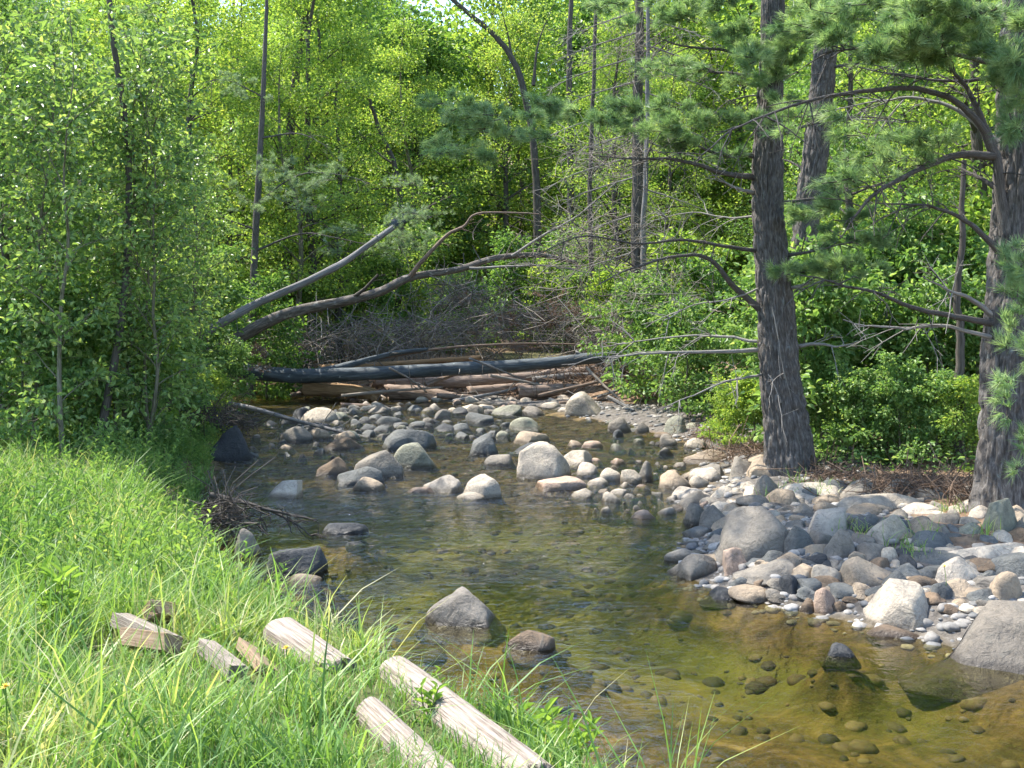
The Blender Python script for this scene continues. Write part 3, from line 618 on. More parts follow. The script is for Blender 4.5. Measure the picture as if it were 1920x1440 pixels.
def put_tree(name, meshes, loc, yaw, sc, label, group=None, cat='tree', tilt=(0, 0), parts=('trunk', 'crown')):
    e = obj(name, None, None, loc, (tilt[0], tilt[1], yaw), sc); e.empty_display_size = .3
    for nme, me in zip(parts, meshes): obj(nme, me, e)
    return tag(e, label, cat, group)
ORD = ['first', 'second', 'third', 'fourth', 'fifth', 'sixth', 'seventh', 'eighth', 'ninth', 'tenth', 'eleventh', 'twelfth', 'thirteenth', 'fourteenth', 'fifteenth', 'sixteenth', 'seventeenth', 'eighteenth', 'nineteenth', 'twentieth']
def ordinals(objs, text):
    """number alike things across the photo, leftmost first"""
    objs = sorted(objs, key=lambda o: o.location.x/o.location.y)
    for k, o in enumerate(objs):
        if k < len(ORD): o['label'] = text % (ORD[k] + ' from the left')
        else: o['label'] = text % ((ORD[len(objs)-1-k] if k < len(objs)-1 else 'first') + ' from the right')
rt = random.Random(21)
BIG = [grow_tree(50, 15, .17, .12, 3.6, 30, 7, 15000, .125, M['maple'], M['dark_bark'], layer=.30, clump=.30),
       grow_tree(51, 14, .15, .08, 3.3, 30, 7, 15000, .120, M['maple'], M['dark_bark'], layer=.40, clump=.30, lean=.06),
       grow_tree(52, 16, .19, .15, 3.8, 32, 7, 16000, .125, M['green'], M['dark_bark'], layer=.40, clump=.30),
       grow_tree(53, 12, .13, .05, 3.0, 28, 7, 14000, .115, M['green'], M['dark_bark'], layer=.30, clump=.28, lean=-.05),
       grow_tree(54, 13, .12, .18, 2.8, 26, 7, 12000, .12, M['maple'], M['sap_bark'], layer=.35, clump=.28),
       grow_tree(55, 15, .17, .03, 4.2, 34, 6, 11000, .24, M['maple'], M['dark_bark'], layer=.35, clump=.45),
       grow_tree(56, 13, .16, .03, 4.0, 34, 6, 11000, .24, M['green'], M['dark_bark'], layer=.35, clump=.45)]
def forest(n, ylo, yhi, half, mind, cond, label, group, sc=(.8, 1.2), vs=(0, 1, 2, 3, 4), seed=1):
    r = random.Random(seed); done = []; made = []; tries = 0
    while len(done) < n and tries < n*80:
        tries += 1; y = r.uniform(ylo, yhi); x = r.uniform(-half*y-3, half*y+3); px = CX + x/y*F
        if not cond(x, y, px) or any((x-a)**2 + (y-b)**2 < mind**2 for a, b in done): continue
        done.append((x, y)); s = r.uniform(*sc); v = r.choice(vs)
        if 770 < px < 890: s = min(s, (2.6 + 505/F*y - gz(x, y)) / (15, 14, 16, 12, 13, 15, 13)[v])
        made.append(put_tree('leafy_tree', BIG[v], (x, y, gz(x, y)-.1), r.uniform(0, 6.28), s, label, group))
    if n <= 40: ordinals(made, label + ', %s')
forest(40, 34, 52, .52, 2.5, lambda x, y, p: y > 34 + abs(x-1)*.0, 'sunlit yellow-green leafy tree of the wood behind the log jam', 'trees behind the log jam', (.75, 1.1), (0, 1, 4, 2, 0), 2)
forest(95, 46, 100, .52, 3.6, lambda x, y, p: True, 'distant leafy tree filling the back of the wood', 'distant trees of the wood', (1.0, 1.45), (0, 1, 5, 6), 3)
forest(15, 17, 33, .62, 2.6, lambda x, y, p: x > 6.2 + max(0, 22-y)*.25 and p > 1330, 'leafy green tree standing behind the two riverside pines', 'trees behind the riverside pines', (.7, 1.0), (2, 3, 0, 1), 4)
forest(13, 19, 36, .60, 2.8, lambda x, y, p: x < np.interp(y, XL[:, 0], XL[:, 1])-3.2 and p < 500, 'green leafy tree in the wood behind the left bank saplings', 'trees behind the left saplings', (.65, .9), (4, 3, 1), 5)
for px, D, v, sc_, lab in ((545, 33.2, 4, .85, 'slim leafy tree in front of the dark forked trunk'), (640, 35, 1, .8, 'bright leafy tree above the upper end of the leaning snag'), (470, 37.5, 4, 1.0, 'leafy tree half hiding the thin straight trunks')):
    x = (px-CX)/F*D; put_tree('leafy_tree', BIG[v], (x, D, gz(x, D)-.1), px*.1, sc_, lab)
# added tree behind the left saplings; its high, unseen crown shades the gravel bar
put_tree('leafy_tree', grow_tree(57, 17.5, .055, .62, 2.5, 24, 6, 9000, .13, M['green'], M['dark_bark'], layer=.35, clump=.30), (-5.8, 15.2, gz(-5.8, 15.2)-.1), 0, 1.0, 'added tall bare-stemmed shade tree behind the left saplings, its crown above the picture')
# shrubs
SHR = [grow_tree(70+i, 2.3, .025, .04, 1.1, 20, 7, 3400, .092, [M['shrub'], M['green'], M['shrub'], M['maple']][i], M['sap_bark'], layer=.3, clump=.085, rich=True, rise=.7,
                 prof=lambda v: .6+.4*(1-v)) for i in range(4)]
def shrubs(lst, label, group, seed):
    r = random.Random(seed); made = []
    for (px, D, s, v) in lst:
        x = (px-CX)/F*D; made.append(put_tree('shrub', SHR[v], (x, D, gz(x, D)-.05), r.uniform(0, 6.28), s, label, group, 'shrub', parts=('stem', 'foliage')))
    ordinals(made, label + ', %s')
shrubs([(1235, 24.5, 1.15, 0), (1290, 22.5, 1.0, 2), (1200, 27, 1.2, 0), (1330, 24, 1.3, 1), (1270, 27, 1.5, 3), (1390, 21.5, .8, 2), (1150, 31, 1.2, 3)], 'light green shrub leaning over the right bank beside the log jam', 'shrubs on the right bank', 1)
shrubs([(1385, 18.2, .52, 3), (1415, 18.0, .45, 3), (1360, 18.6, .40, 3)], 'bright yellow-green low bush left of the leaning pine base', 'bright bushes by the leaning pine', 2)
shrubs([(1560, 16.5, .62, 0), (1620, 15.8, .60, 2), (1690, 15.4, .62, 0), (1760, 15.2, .55, 2), (1810, 14.9, .5, 3), (1590, 18, 1.0, 1), (1660, 17.5, 1.0, 0), (1740, 17, 1.05, 2), (1830, 16.5, 1.0, 0), (1900, 17, 1.1, 1), (1960, 15.5, 1.0, 2),
        (1540, 20, 1.2, 2), (1640, 20.5, 1.4, 1), (1720, 20, 1.5, 0), (1800, 20, 1.4, 2), (1880, 20, 1.5, 3), (1480, 22, 1.3, 0), (1512, 17.0, 1.35, 2), (1545, 17.2, 1.2, 0)], 'leafy light green shrub of the thicket between the two pines', 'thicket between the pines', 3)
shrubs([(390, 20, .55, 3), (330, 18.5, .7, 0), (430, 24, .7, 2), (260, 17, .9, 3), (150, 16, 1.1, 2), (40, 15, 1.0, 0), (500, 29, 1.3, 1), (380, 27, 1.5, 0), (250, 24, 1.5, 2), (100, 22, 1.5, 1), (450, 32, 1.4, 3)], 'green bush among the left bank saplings', 'bushes on the left bank', 4)
shrubs([(560, 34, 1.2, 1), (640, 35.5, 1.1, 0), (720, 36, 1.3, 1), (790, 36.5, 1.0, 3), (870, 35.5, 1.1, 0), (1020, 36, 1.2, 3), (1100, 35, 1.2, 2), (960, 37, 1.5, 1), (1060, 37.5, 1.6, 0), (620, 38, 1.8, 1), (760, 39, 1.8, 2)], 'bush growing on the bank behind the brush tangle', 'bushes behind the brush tangle', 5)

# left bank saplings
SAP = [grow_tree(80+i, 5.6, .032, .07, 1.05, 28, 7, 2000, .092, M['sapling'], M['sap_bark'], lean=[.03, -.04, .06, -.02, .05][i], layer=.5, clump=.085, rich=True, rise=.8,
                 prof=lambda v: .75+.25*math.sin(v*3)) for i in range(5)]
rs = random.Random(31); made = []
for k, (px, py, s) in enumerate([(122, 872, 1.05), (205, 838, 1.1), (222, 832, 1.15), (243, 812, 1.05), (268, 852, .95), (285, 846, .9), (170, 800, 1.15), (60, 850, 1.1), (20, 830, 1.15), (-40, 850, 1.1), (310, 800, 1.0), (345, 780, 1.0), (100, 800, 1.2), (370, 768, .95), (30, 780, 1.25), (-90, 800, 1.2), (395, 760, .9), (240, 770, 1.25), (300, 755, 1.2)]):
    p = on_ground(px, py)
    lab = {0: 'slender sapling standing foremost at the grass edge on the left bank', 4: 'short mossy-stemmed sapling at the right end of the clump by the water', 1: 'straight sapling with clear lower stem in the middle of the clump'}.get(k, 'slender leafy sapling in the dense clump on the left bank')
    made.append(put_tree('sapling', SAP[k % 5], p - np.array([0, 0, .05]), rs.uniform(0, 6.28), s, lab, None if k in (0, 1, 4) else 'saplings on the left bank', 'sapling', (rs.uniform(-.04, .04), rs.uniform(-.05, .05))))
ordinals([o for o in made if o.get('group')], 'slender leafy sapling in the left bank clump, %s')

# ---- pines, traced at their own distances
def trunk_mesh(pts, rad, name, mat, rows=260, seg=110, amp=.034, seed=0, flare=.5):
    """furrowed trunk"""
    P = spline(pts, rows); r = np.interp(np.linspace(0, 1, rows), np.linspace(0, 1, len(rad)), rad)
    L = np.concatenate([[0], np.cumsum(np.linalg.norm(np.diff(P, axis=0), axis=1))])
    a = np.arange(seg)*2*math.pi/seg; A, LL = np.meshgrid(a, L)
    tw = A + .15*np.sin(LL*.8)
    cx, cyy = np.cos(tw), np.sin(tw); sc = 8.0
    n1 = fbm(cx*sc, cyy*sc, LL*4.0, s=seed, o=3); n2 = fbm(cx*sc*2.3, cyy*sc*2.3, LL*5.0, s=seed+5, o=3)
    ridge = 1 - np.abs(2*n1-1)*2.2; ridge = np.clip(ridge, 0, 1)
    disp = amp*(-1.4*ridge**1.5 + 1.1*(n2-.5)) + .03*(fbm(cx*1.2, cyy*1.2, LL*.7, s=seed+9, o=2)-.5)
    fl = flare*np.exp(-LL/.45)*(.55+.45*np.sin(A*5+seed))
    RR = r[:, None]*(1+fl) + disp
    T = nrm(np.gradient(P, axis=0)); U = nrm(np.cross(np.array([0, 1., 0]), T)); Wv = np.cross(T, U)
    V = P[:, None, :] + RR[..., None]*(U[:, None, :]*np.cos(A)[..., None] + Wv[:, None, :]*np.sin(A)[..., None])
    i = np.arange(rows*seg).reshape(rows, seg); j = np.roll(i, -1, 1)
    Q = np.stack([i[:-1], j[:-1], j[1:], i[1:]], -1).reshape(-1, 4)
    return mk_mesh(name, V.reshape(-1, 3), Q, mat, True, {'tl': np.stack([LL, np.cos(A), np.sin(A)], -1).reshape(-1, 3)})
def branch(parent, px_pts, D0, D1, r0, r1=.006, mat='grey_twig', twigs=8, seed=0, tw_len=.5, name='branch', knob=True):
    """a limb traced through photo pixels, running from distance D0 to D1, with side twigs"""
    rng = np.random.default_rng(seed); n = len(px_pts)
    P = np.array([W(x, y, D0 + (D1-D0)*i/(n-1)) for i, (x, y) in enumerate(px_pts)]) - np.array(parent.location)
    m = max(10, 4*n); P = spline(P, m); P[1:] += np.cumsum(rng.normal(size=(m-1, 3))*.006, 0)
    g = Geo(); tubes(g, P, r0 + (r1-r0)*np.linspace(0, 1, m)**.7, 7)
    ends = [P[-1]]
    if twigs:
        i = rng.integers(int(m*.25), m-1, twigs); d = nrm(P[i+1]-P[i]); q = nrm(d*.7 + rng.normal(size=(twigs, 3))*.7 + np.array([0, 0, .05]))
        l = tw_len*rng.uniform(.4, 1.2, twigs); s = np.linspace(0, 1, 5)[None, :, None]
        TP = P[i][:, None, :] + q[:, None, :]*l[:, None, None]*s + np.array([0, 0, -.25])*l[:, None, None]*s**2 + rng.normal(size=(twigs, 5, 3))*.012*s
        tubes(g, TP, np.linspace(.008, .003, 5)[None]*rng.uniform(.7, 1.3, (twigs, 1)), 4); ends += list(TP[:, -1])
        k2 = twigs*2; i2 = rng.integers(0, twigs, k2); b = TP[i2, 2 + rng.integers(0, 2, k2)]; q2 = nrm(q[i2] + rng.normal(size=(k2, 3))*.8); l2 = l[i2]*.45
        T2 = b[:, None, :] + q2[:, None, :]*l2[:, None, None]*np.linspace(0, 1, 3)[None, :, None]
        tubes(g, T2, np.tile([.0045, .0035, .0025], (k2, 1)), 3)
    return obj(name, g.mesh(name, M[mat], True), parent), np.array(ends)
def needles(g, gw, clusters, base, rng, K=24, length=.12, wid=.0045, spread=.62):
    """feathery needle sprays: (px, py, rx, ry, D, tufts)"""
    split = []
    for (px, py, rx, ry, D, n) in clusters:
        for q in range(4):
            split.append((px + rng.uniform(-1.1, 1.1)*rx, py + rng.uniform(-1.2, 1.2)*ry, rx*rng.uniform(.5, .85), ry*rng.uniform(.4, .75), D + rng.uniform(-.5, .5), n/4))
    for (px, py, rx, ry, D, n) in split:
        c = W(px, py, D) - base; a, b = rx/F*D, ry/F*D; n = int(n)
        nb = max(4, n//9); u = rng.normal(size=(nb, 3)); u = nrm(u)*rng.random((nb, 1))**.4
        tip = c + u*np.array([a, a*.8, b]); root = c + (tip-c)*.25 + np.array([0, 0, -.3*b]) + rng.normal(size=(nb, 3))*np.array([a, a, b])*.2
        root[:, 0] += .25*a
        t = np.linspace(0, 1, 4)[None, :, None]; TP = root[:, None, :]*(1-t) + tip[:, None, :]*t + np.array([0, 0, -.1])*b*t*(1-t)
        tubes(gw, TP, np.tile(np.linspace(.008, .003, 4), (nb, 1)), 3)
        i = rng.integers(0, nb, n); f = rng.uniform(.25, 1.05, (n, 1)); d = tip[i]-root[i]
        P = root[i] + d*f + rng.normal(size=(n, 3))*.035
        tufts(g, P, nrm(d)*.8 + np.array([0, 0, .25]) + rng.normal(size=(n, 3))*.35, rng, K, length, wid, spread)
def pine(name, base_px, trunk_px, rad, D, label, branches, clusters, seed, nm='needle', K=30, wid=.0036, length=.14, amp=.034, rows=260, seg=110):
    base = on_ground(*base_px) if D is None else W(base_px[0], base_px[1], D)
    base = np.array(base); D = base[1]
    e = obj(name, None, None, base); tag(e, label, 'tree')
    pts = [W(x, y, D)-base for x, y in trunk_px]; pts[0][2] -= .25
    obj('trunk', trunk_mesh(pts, rad, 'trunk', M['pine_bark'], rows, seg, amp, seed), e)
    for k, b in enumerate(branches):
        branch(e, b[0], D + b[1], D + b[2], b[3], mat=b[4] if len(b) > 4 else 'grey_twig', twigs=b[5] if len(b) > 5 else 10, seed=seed*100+k)
    g, gw = Geo(), Geo(); rng = np.random.default_rng(seed)
    needles(g, gw, [(c[0], c[1], c[2], c[3], D+c[4], c[5]*(1.35 if c[1] > -10 else .8)) for c in clusters], base, rng, K, length, wid)
    cr = obj('crown', g.mesh('crown', M[nm]), e); obj('twigs', gw.mesh('twigs', M['dark_bark'], True), cr)['kind'] = 'stuff'
    return e
def high_crown(cx, y0, y1, half, n, rng, dz=1.6):
    """boughs above the picture: clusters in photo pixels, going up the trunk"""
    out = []
    for k in range(n):
        y = y0 + (y1-y0)*k/(n-1); w = half*(1-.75*k/(n-1))
        for s in (-1, 1):
            out.append((cx + s*w*rng.uniform(.25, .95), y + rng.uniform(-25, 25), 130*rng.uniform(.7, 1.1), 40, rng.uniform(-dz, dz), 110))
    return out
r1 = random.Random(7)
G, Bk = 'grey_twig', 'pine_bark'
pine1 = pine('pine_tree', (1482, 884), [(1482, 890), (1474, 800), (1462, 700), (1456, 600), (1448, 500), (1440, 400), (1440, 300), (1445, 150), (1450, 0), (1454, -300), (1458, -700), (1460, -1050)],
    [.33, .31, .285, .27, .245, .215, .215, .18, .16, .12, .07, .02], None, 'big dark-barked pine leaning at the water edge right of centre', [
    ([(1425, 580), (1370, 530), (1330, 485), (1270, 478), (1180, 500), (1110, 535)], 0, -1.2, .055, Bk, 14),
    ([(1420, 656), (1300, 657), (1200, 662), (1120, 668)], 0, -.6, .035, G, 16),
    ([(1420, 640), (1350, 630), (1280, 628), (1200, 636), (1130, 645)], 0, .8, .024, G, 12),
    ([(1430, 702), (1370, 715), (1300, 742), (1235, 768)], 0, -1.0, .020, G, 8),
    ([(1420, 470), (1360, 462), (1290, 450), (1190, 456), (1090, 446), (1000, 482)], 0, -1.4, .034, Bk, 14),
    ([(1412, 332), (1360, 326), (1300, 310), (1250, 300), (1190, 300), (1110, 292)], 0, -1.2, .05, Bk, 16),
    ([(1415, 362), (1370, 345), (1335, 322)], 0, -.8, .035, G, 5),
    ([(1415, 292), (1340, 285), (1290, 265), (1230, 245)], 0, -.6, .04, Bk, 9),
    ([(1425, 110), (1370, 95), (1280, 82), (1220, 62)], 0, -1, .034, Bk, 12),
    ([(1425, 142), (1350, 136), (1270, 126), (1190, 112)], 0, .6, .03, Bk, 12),
    ([(1430, 405), (1370, 410), (1300, 400), (1220, 420)], 0, 1.0, .02, G, 12),
    ([(1425, 540), (1370, 560), (1300, 570), (1240, 600)], 0, -.9, .016, G, 12),
    ([(1490, 650), (1530, 648), (1575, 652), (1610, 640)], 0, -.4, .035, G, 5),
    ([(1485, 540), (1530, 528), (1570, 530)], -.1, -.7, .03, G, 4),
    ([(1470, 480), (1530, 470), (1600, 455)], 0, -.8, .035, Bk, 8),
    ([(1465, 380), (1530, 370), (1600, 350), (1690, 340)], 0, .6, .03, Bk, 12),
    ([(1470, 250), (1540, 225), (1620, 215), (1720, 225)], 0, .9, .03, Bk, 12),
    ([(1470, 60), (1560, 40), (1660, 40)], 0, -.9, .035, Bk, 8),
    ([(1448, 575), (1452, 610), (1462, 660), (1472, 708)], -.30, -.36, .010, G, 3),
    ([(1440, 702), (1452, 730), (1462, 758)], -.32, -.36, .009, G, 2)],
    [(925, 212, 85, 26, -1.4, 120), (880, 245, 60, 22, -1.3, 70), (860, 283, 70, 14, -1.4, 60), (1000, 235, 60, 18, -1.2, 60), (1130, 222, 85, 34, -1.0, 150), (1245, 232, 70, 36, -.7, 150), (1290, 255, 60, 34, -.6, 110),
     (1390, 40, 90, 48, -.8, 260), (1320, 20, 80, 30, -.6, 130), (1500, 30, 90, 45, -1.0, 240), (1450, 85, 50, 25, -.9, 90), (1430, 205, 55, 22, -.6, 80), (1400, 150, 60, 16, -.5, 70),
     (1550, 470, 80, 34, -.8, 210), (1510, 495, 50, 22, -.6, 90), (1590, 360, 60, 40, -.5, 130), (1560, 400, 50, 26, -.7, 90), (1250, 120, 60, 18, -.5, 60), (1110, 20, 60, 20, .5, 70)] + high_crown(1456, -40, -950, 330, 9, r1), 3)
pine2 = pine('pine_tree', (1890, 952), [(1890, 960), (1890, 850), (1888, 700), (1896, 550), (1906, 400), (1910, 250), (1912, 100), (1915, -60), (1920, -400), (1925, -900), (1925, -1300)],
    [.36, .31, .29, .275, .265, .24, .22, .19, .13, .07, .02], None, 'massive furrowed pine at the right edge of the photo', [
    ([(1885, 440), (1878, 360), (1872, 290), (1845, 225), (1815, 160), (1790, 120), (1770, 60)], -.1, -.5, .085, Bk, 8),
    ([(1868, 300), (1835, 228), (1780, 183), (1700, 165), (1620, 166), (1540, 176), (1470, 196), (1380, 236), (1300, 300)], -.2, -1.4, .05, Bk, 24),
    ([(1872, 268), (1800, 206), (1720, 180), (1650, 184), (1560, 196)], -.2, .5, .035, G, 14),
    ([(1870, 292), (1800, 290), (1720, 315), (1650, 355), (1610, 395), (1575, 440)], -.2, -.9, .055, Bk, 16),
    ([(1872, 472), (1830, 430), (1780, 400), (1720, 384), (1640, 378)], -.2, -.8, .042, Bk, 14),
    ([(1858, 606), (1780, 592), (1700, 575), (1640, 550), (1570, 535), (1500, 526)], -.1, -1.2, .042, Bk, 14),
    ([(1858, 632), (1770, 615), (1690, 618), (1620, 610), (1580, 600)], -.1, -.4, .028, G, 10),
    ([(1862, 592), (1810, 560), (1770, 540), (1728, 518)], -.1, -.6, .038, G, 6),
    ([(1878, 362), (1830, 330), (1795, 312)], -.1, .3, .04, Bk, 4),
    ([(1890, 120), (1820, 110), (1740, 95), (1640, 90), (1540, 100)], -.1, -.8, .04, Bk, 18),
    ([(1880, 140), (1800, 150), (1700, 140), (1600, 120)], 0, .6, .03, Bk, 14)],
    [(1620, 30, 110, 50, -1, 260), (1730, 50, 110, 50, -1.2, 290), (1830, 30, 90, 50, -1.2, 230), (1880, 110, 60, 50, -1.4, 140), (1690, 80, 80, 26, -.8, 120), (1560, 70, 80, 30, -.7, 120), (1800, 95, 60, 24, -.8, 90),
     (1900, 200, 40, 60, -1.4, 70), (1912, 480, 26, 50, -1.6, 40), (1915, 580, 24, 44, -1.7, 34), (1910, 670, 24, 44, -1.8, 30), (1895, 745, 20, 30, -1.8, 14), (1908, 850, 20, 30, -1.9, 14), (1700, 255, 90, 26, -.4, 60), (1650, 300, 80, 30, -.6, 60), (1540, 230, 60, 16, -.6, 40)] + high_crown(1918, -40, -1150, 430, 10, r1), 5)
pine3 = pine('pine_tree', (1492, 850), [(1492, 850), (1496, 600), (1512, 420), (1530, 280), (1542, 150), (1552, 50), (1560, -100), (1575, -500), (1580, -900)],
    [.26, .24, .225, .21, .20, .19, .16, .1, .02], 18.2, 'grey pine trunk rising behind the leaning pine', [
    ([(1520, 330), (1480, 300), (1420, 290)], 0, .8, .03, Bk, 6), ([(1550, 230), (1610, 222), (1700, 230)], 0, .6, .025, G, 10), ([(1545, 130), (1620, 120), (1700, 140)], 0, -.5, .03, Bk, 8), ([(1500, 200), (1420, 180), (1360, 190)], .1, .5, .03, Bk, 8)],
    [(1600, 20, 90, 30, .6, 120), (1500, 10, 80, 26, .6, 100)] + high_crown(1565, -40, -800, 300, 8, r1), 8, rows=200, seg=80)
# pale pine with soft needles behind the left saplings
pine4 = pine('young_pine', (470, 740), [(470, 745), (476, 500), (490, 250), (500, 0), (505, -250)], [.12, .10, .08, .05, .01], None, 'pale soft-needled young pine behind the left bank saplings', [
    ([(480, 470), (560, 440), (640, 450), (720, 470)], 0, -1.0, .035, Bk, 10), ([(482, 380), (560, 330), (640, 330), (700, 350)], 0, -1.2, .03, Bk, 10), ([(486, 260), (560, 250), (620, 275)], 0, -.8, .03, Bk, 8), ([(478, 430), (420, 410), (380, 420)], 0, -.6, .03, Bk, 6), ([(490, 180), (420, 150), (370, 160)], 0, -.8, .025, Bk, 6)],
    [(620, 330, 95, 44, -1.2, 210), (700, 385, 90, 40, -1.2, 200), (760, 448, 55, 28, -1.1, 110), (660, 440, 80, 30, -1.0, 130), (570, 290, 70, 34, -.9, 110), (420, 330, 80, 30, -.8, 90), (350, 40, 90, 30, -.8, 110), (270, 290, 70, 30, -.8, 80), (540, 380, 70, 30, -.8, 90), (430, 170, 70, 26, -.8, 80)], 12, 'needle_pale', K=22, rows=90, seg=24, amp=.008)
pine5 = pine('young_pine', (-60, 760), [(-60, 770), (-50, 500), (-45, 250), (-40, 0), (-38, -250)], [.13, .11, .09, .06, .01], None, 'young pine whose boughs reach in at the left edge', [
    ([(-50, 330), (0, 300), (50, 290)], 0, -1, .03, Bk, 6), ([(-48, 210), (0, 190), (50, 180)], 0, -1, .03, Bk, 6)],
    [(15, 130, 55, 40, -1, 120), (20, 190, 50, 36, -1, 110), (10, 280, 45, 30, -1, 80), (40, 60, 60, 26, -.8, 80)], 14, 'needle_pale', rows=80, seg=24, amp=.008)

# other single stems one can tell apart
def stem_tree(name, px_pts, D, r, label, branches, mat='dark_bark', crown=None, seed=0, cat='tree'):
    x0, y0 = px_pts[0]; py = HZ + (CH - gz((x0-CX)/F*D, D) + .1)/D*F      # the stem goes down to the ground
    if py > y0 + 8: px_pts = [(x0 + .12*(x0-px_pts[1][0]), py), (x0, y0)] + list(px_pts[1:]) if py - y0 > 60 else [(x0, py)] + list(px_pts[1:])
    base = W(px_pts[0][0], px_pts[0][1], D); e = obj(name, None, None, base); tag(e, label, cat)
    P = spline([W(x, y, D)-base for x, y in px_pts], 26); rng = np.random.default_rng(seed); P[1:-1] += rng.normal(size=(24, 3))*.012
    g = Geo(); tubes(g, P, np.linspace(r, r*.45, 26), 10); obj('trunk', g.mesh('trunk', M[mat], True), e)
    for k, b in enumerate(branches): branch(e, b[0], D, D+b[1], b[2], mat=b[3] if len(b) > 3 else mat, twigs=b[4] if len(b) > 4 else 8, seed=seed*50+k)
    if crown:
        rng = np.random.default_rng(seed+3); gc = Geo()
        for (px, py, rx, ry, dz, n, lm) in crown:
            c = W(px, py, D+dz)-base; u = nrm(rng.normal(size=(n, 3)))*rng.random((n, 1))**.5
            P = c + u*np.array([rx, rx, ry])/F*D
            leaves(gc, P, rng.normal(size=(n, 3)) + np.array([0, 0, -.3]), np.array([0, 0, 1.]) + rng.normal(size=(n, 3))*.6, .11*rng.uniform(.7, 1.2, n), .6, rng.random(n))
        obj('crown', gc.mesh('crown', M[crown[0][6]]), e)
    return e
stem_tree('forked_tree', [(538, 640), (540, 380), (545, 240), (556, 130), (572, 40), (590, -60), (605, -200)], 36, .18, 'dark forked trunk rising through the bright maples left of centre', [([(556, 130), (566, 60), (574, -40)], .3, .09), ([(556, 122), (525, 134), (490, 130), (445, 142)], -.5, .04, 'grey_twig'), ([(548, 220), (600, 190), (640, 150)], .3, .05), ([(575, 20), (540, 0), (500, -30)], 0, .05)], crown=[(580, -150, 200, 90, 0, 3000, 'maple')], seed=2)
stem_tree('dead_spruce', [(1192, 700), (1195, 400), (1197, 200), (1200, 60), (1203, -200)], 30, .20, 'dead grey spruce with a bristle of bare twigs right of centre',
    [([(1197, y), (1197+sx*(60+rr), y+20+rr*.3), (1197+sx*(120+rr), y+40+rr*.5)], rr*.01, .03, 'grey_twig', 14) for y, sx, rr in [(20, -1, 30), (30, 1, 40), (60, -1, 50), (80, 1, 20), (105, -1, 60), (120, 1, 50), (150, -1, 40), (170, 1, 20), (195, -1, 70), (215, 1, 40), (245, -1, 30), (262, 1, 50), (290, -1, 60), (330, -1, 40), (350, 1, 20), (400, -1, 50), (430, 1, 30), (470, -1, 30), (520, 1, 30), (560, -1, 40)]], seed=3)
stem_tree('thin_tree', [(1208, 690), (1209, 560), (1206, 430), (1212, 300), (1214, 100), (1216, -100)], 29, .095, 'pale slim trunk beside the dead spruce', [], 'grey_log', seed=4)
stem_tree('thin_tree', [(1112, 640), (1110, 500), (1106, 380), (1112, 200), (1118, 0), (1120, -120)], 33, .09, 'dark slim trunk behind the brush left of the dead spruce', [([(1110, 440), (1050, 400), (1000, 360)], .3, .03), ([(1106, 330), (1160, 280), (1200, 240)], .3, .03)], seed=5)
stem_tree('arching_tree', [(1005, 330), (985, 180), (960, 110), (920, 60), (860, 10), (800, -40)], 40, .15, 'dark curving trunk arching left under the patch of sky', [([(1000, 160), (1010, 80), (1040, 0)], .4, .08), ([(960, 110), (950, 50), (930, -20)], 0, .06)], crown=[(960, 30, 110, 60, 0, 1500, 'maple'), (860, -60, 120, 40, 0, 1200, 'maple')], seed=6)
stem_tree('thin_tree', [(1070, 300), (1068, 120), (1070, 30), (1074, -120)], 38, .14, 'straight dark trunk high in the centre of the wood', [], seed=7)
stem_tree('thin_tree', [(1800, 905), (1798, 760), (1800, 640), (1796, 560), (1802, 440), (1808, 300)], 15.2, .075, 'slim shaded trunk in the thicket beside the right pine', [([(1798, 600), (1770, 540), (1740, 500)], .2, .02)], seed=8)
stem_tree('thin_tree', [(1596, 760), (1588, 700), (1574, 610), (1570, 520), (1560, 440)], 19.5, .12, 'crooked dark trunk in the thicket right of the leaning pine', [], seed=9)
stem_tree('thin_tree', [(1640, 780), (1655, 700), (1660, 620), (1690, 560), (1700, 450)], 21, .13, 'leaning dark trunk deep in the thicket between the pines', [], seed=10)
stem_tree('thin_tree', [(1780, 800), (1776, 680), (1778, 600), (1775, 500)], 18, .07, 'thin dark trunk left of the slim shaded trunk', [], seed=11)
stem_tree('thin_tree', [(430, 650), (432, 300), (436, 100), (440, -80)], 40, .10, 'dark straight trunk above the left saplings', [([(432, 130), (480, 125), (540, 118)], -.4, .06, 'grey_twig', 10), ([(436, 40), (380, 15), (300, -10)], -.5, .05, 'grey_twig', 10)], seed=12)
stem_tree('thin_tree', [(455, 640), (456, 300), (452, 100), (455, -80)], 39, .05, 'very thin dark trunk right of the straight one above the saplings', [], seed=13)
stem_tree('thin_tree', [(745, 640), (752, 420), (742, 320), (715, 250), (690, 180)], 37, .12, 'dark bent trunk in the bright leaves left of centre', [([(752, 420), (800, 390), (860, 360)], 0, .10), ([(740, 310), (700, 280), (650, 220)], .3, .05)], seed=14)
stem_tree('thin_tree', [(55, 700), (52, 400), (45, 150), (40, -60)], 20, .09, 'dark trunk behind the leaves at the upper left corner', [], seed=15)

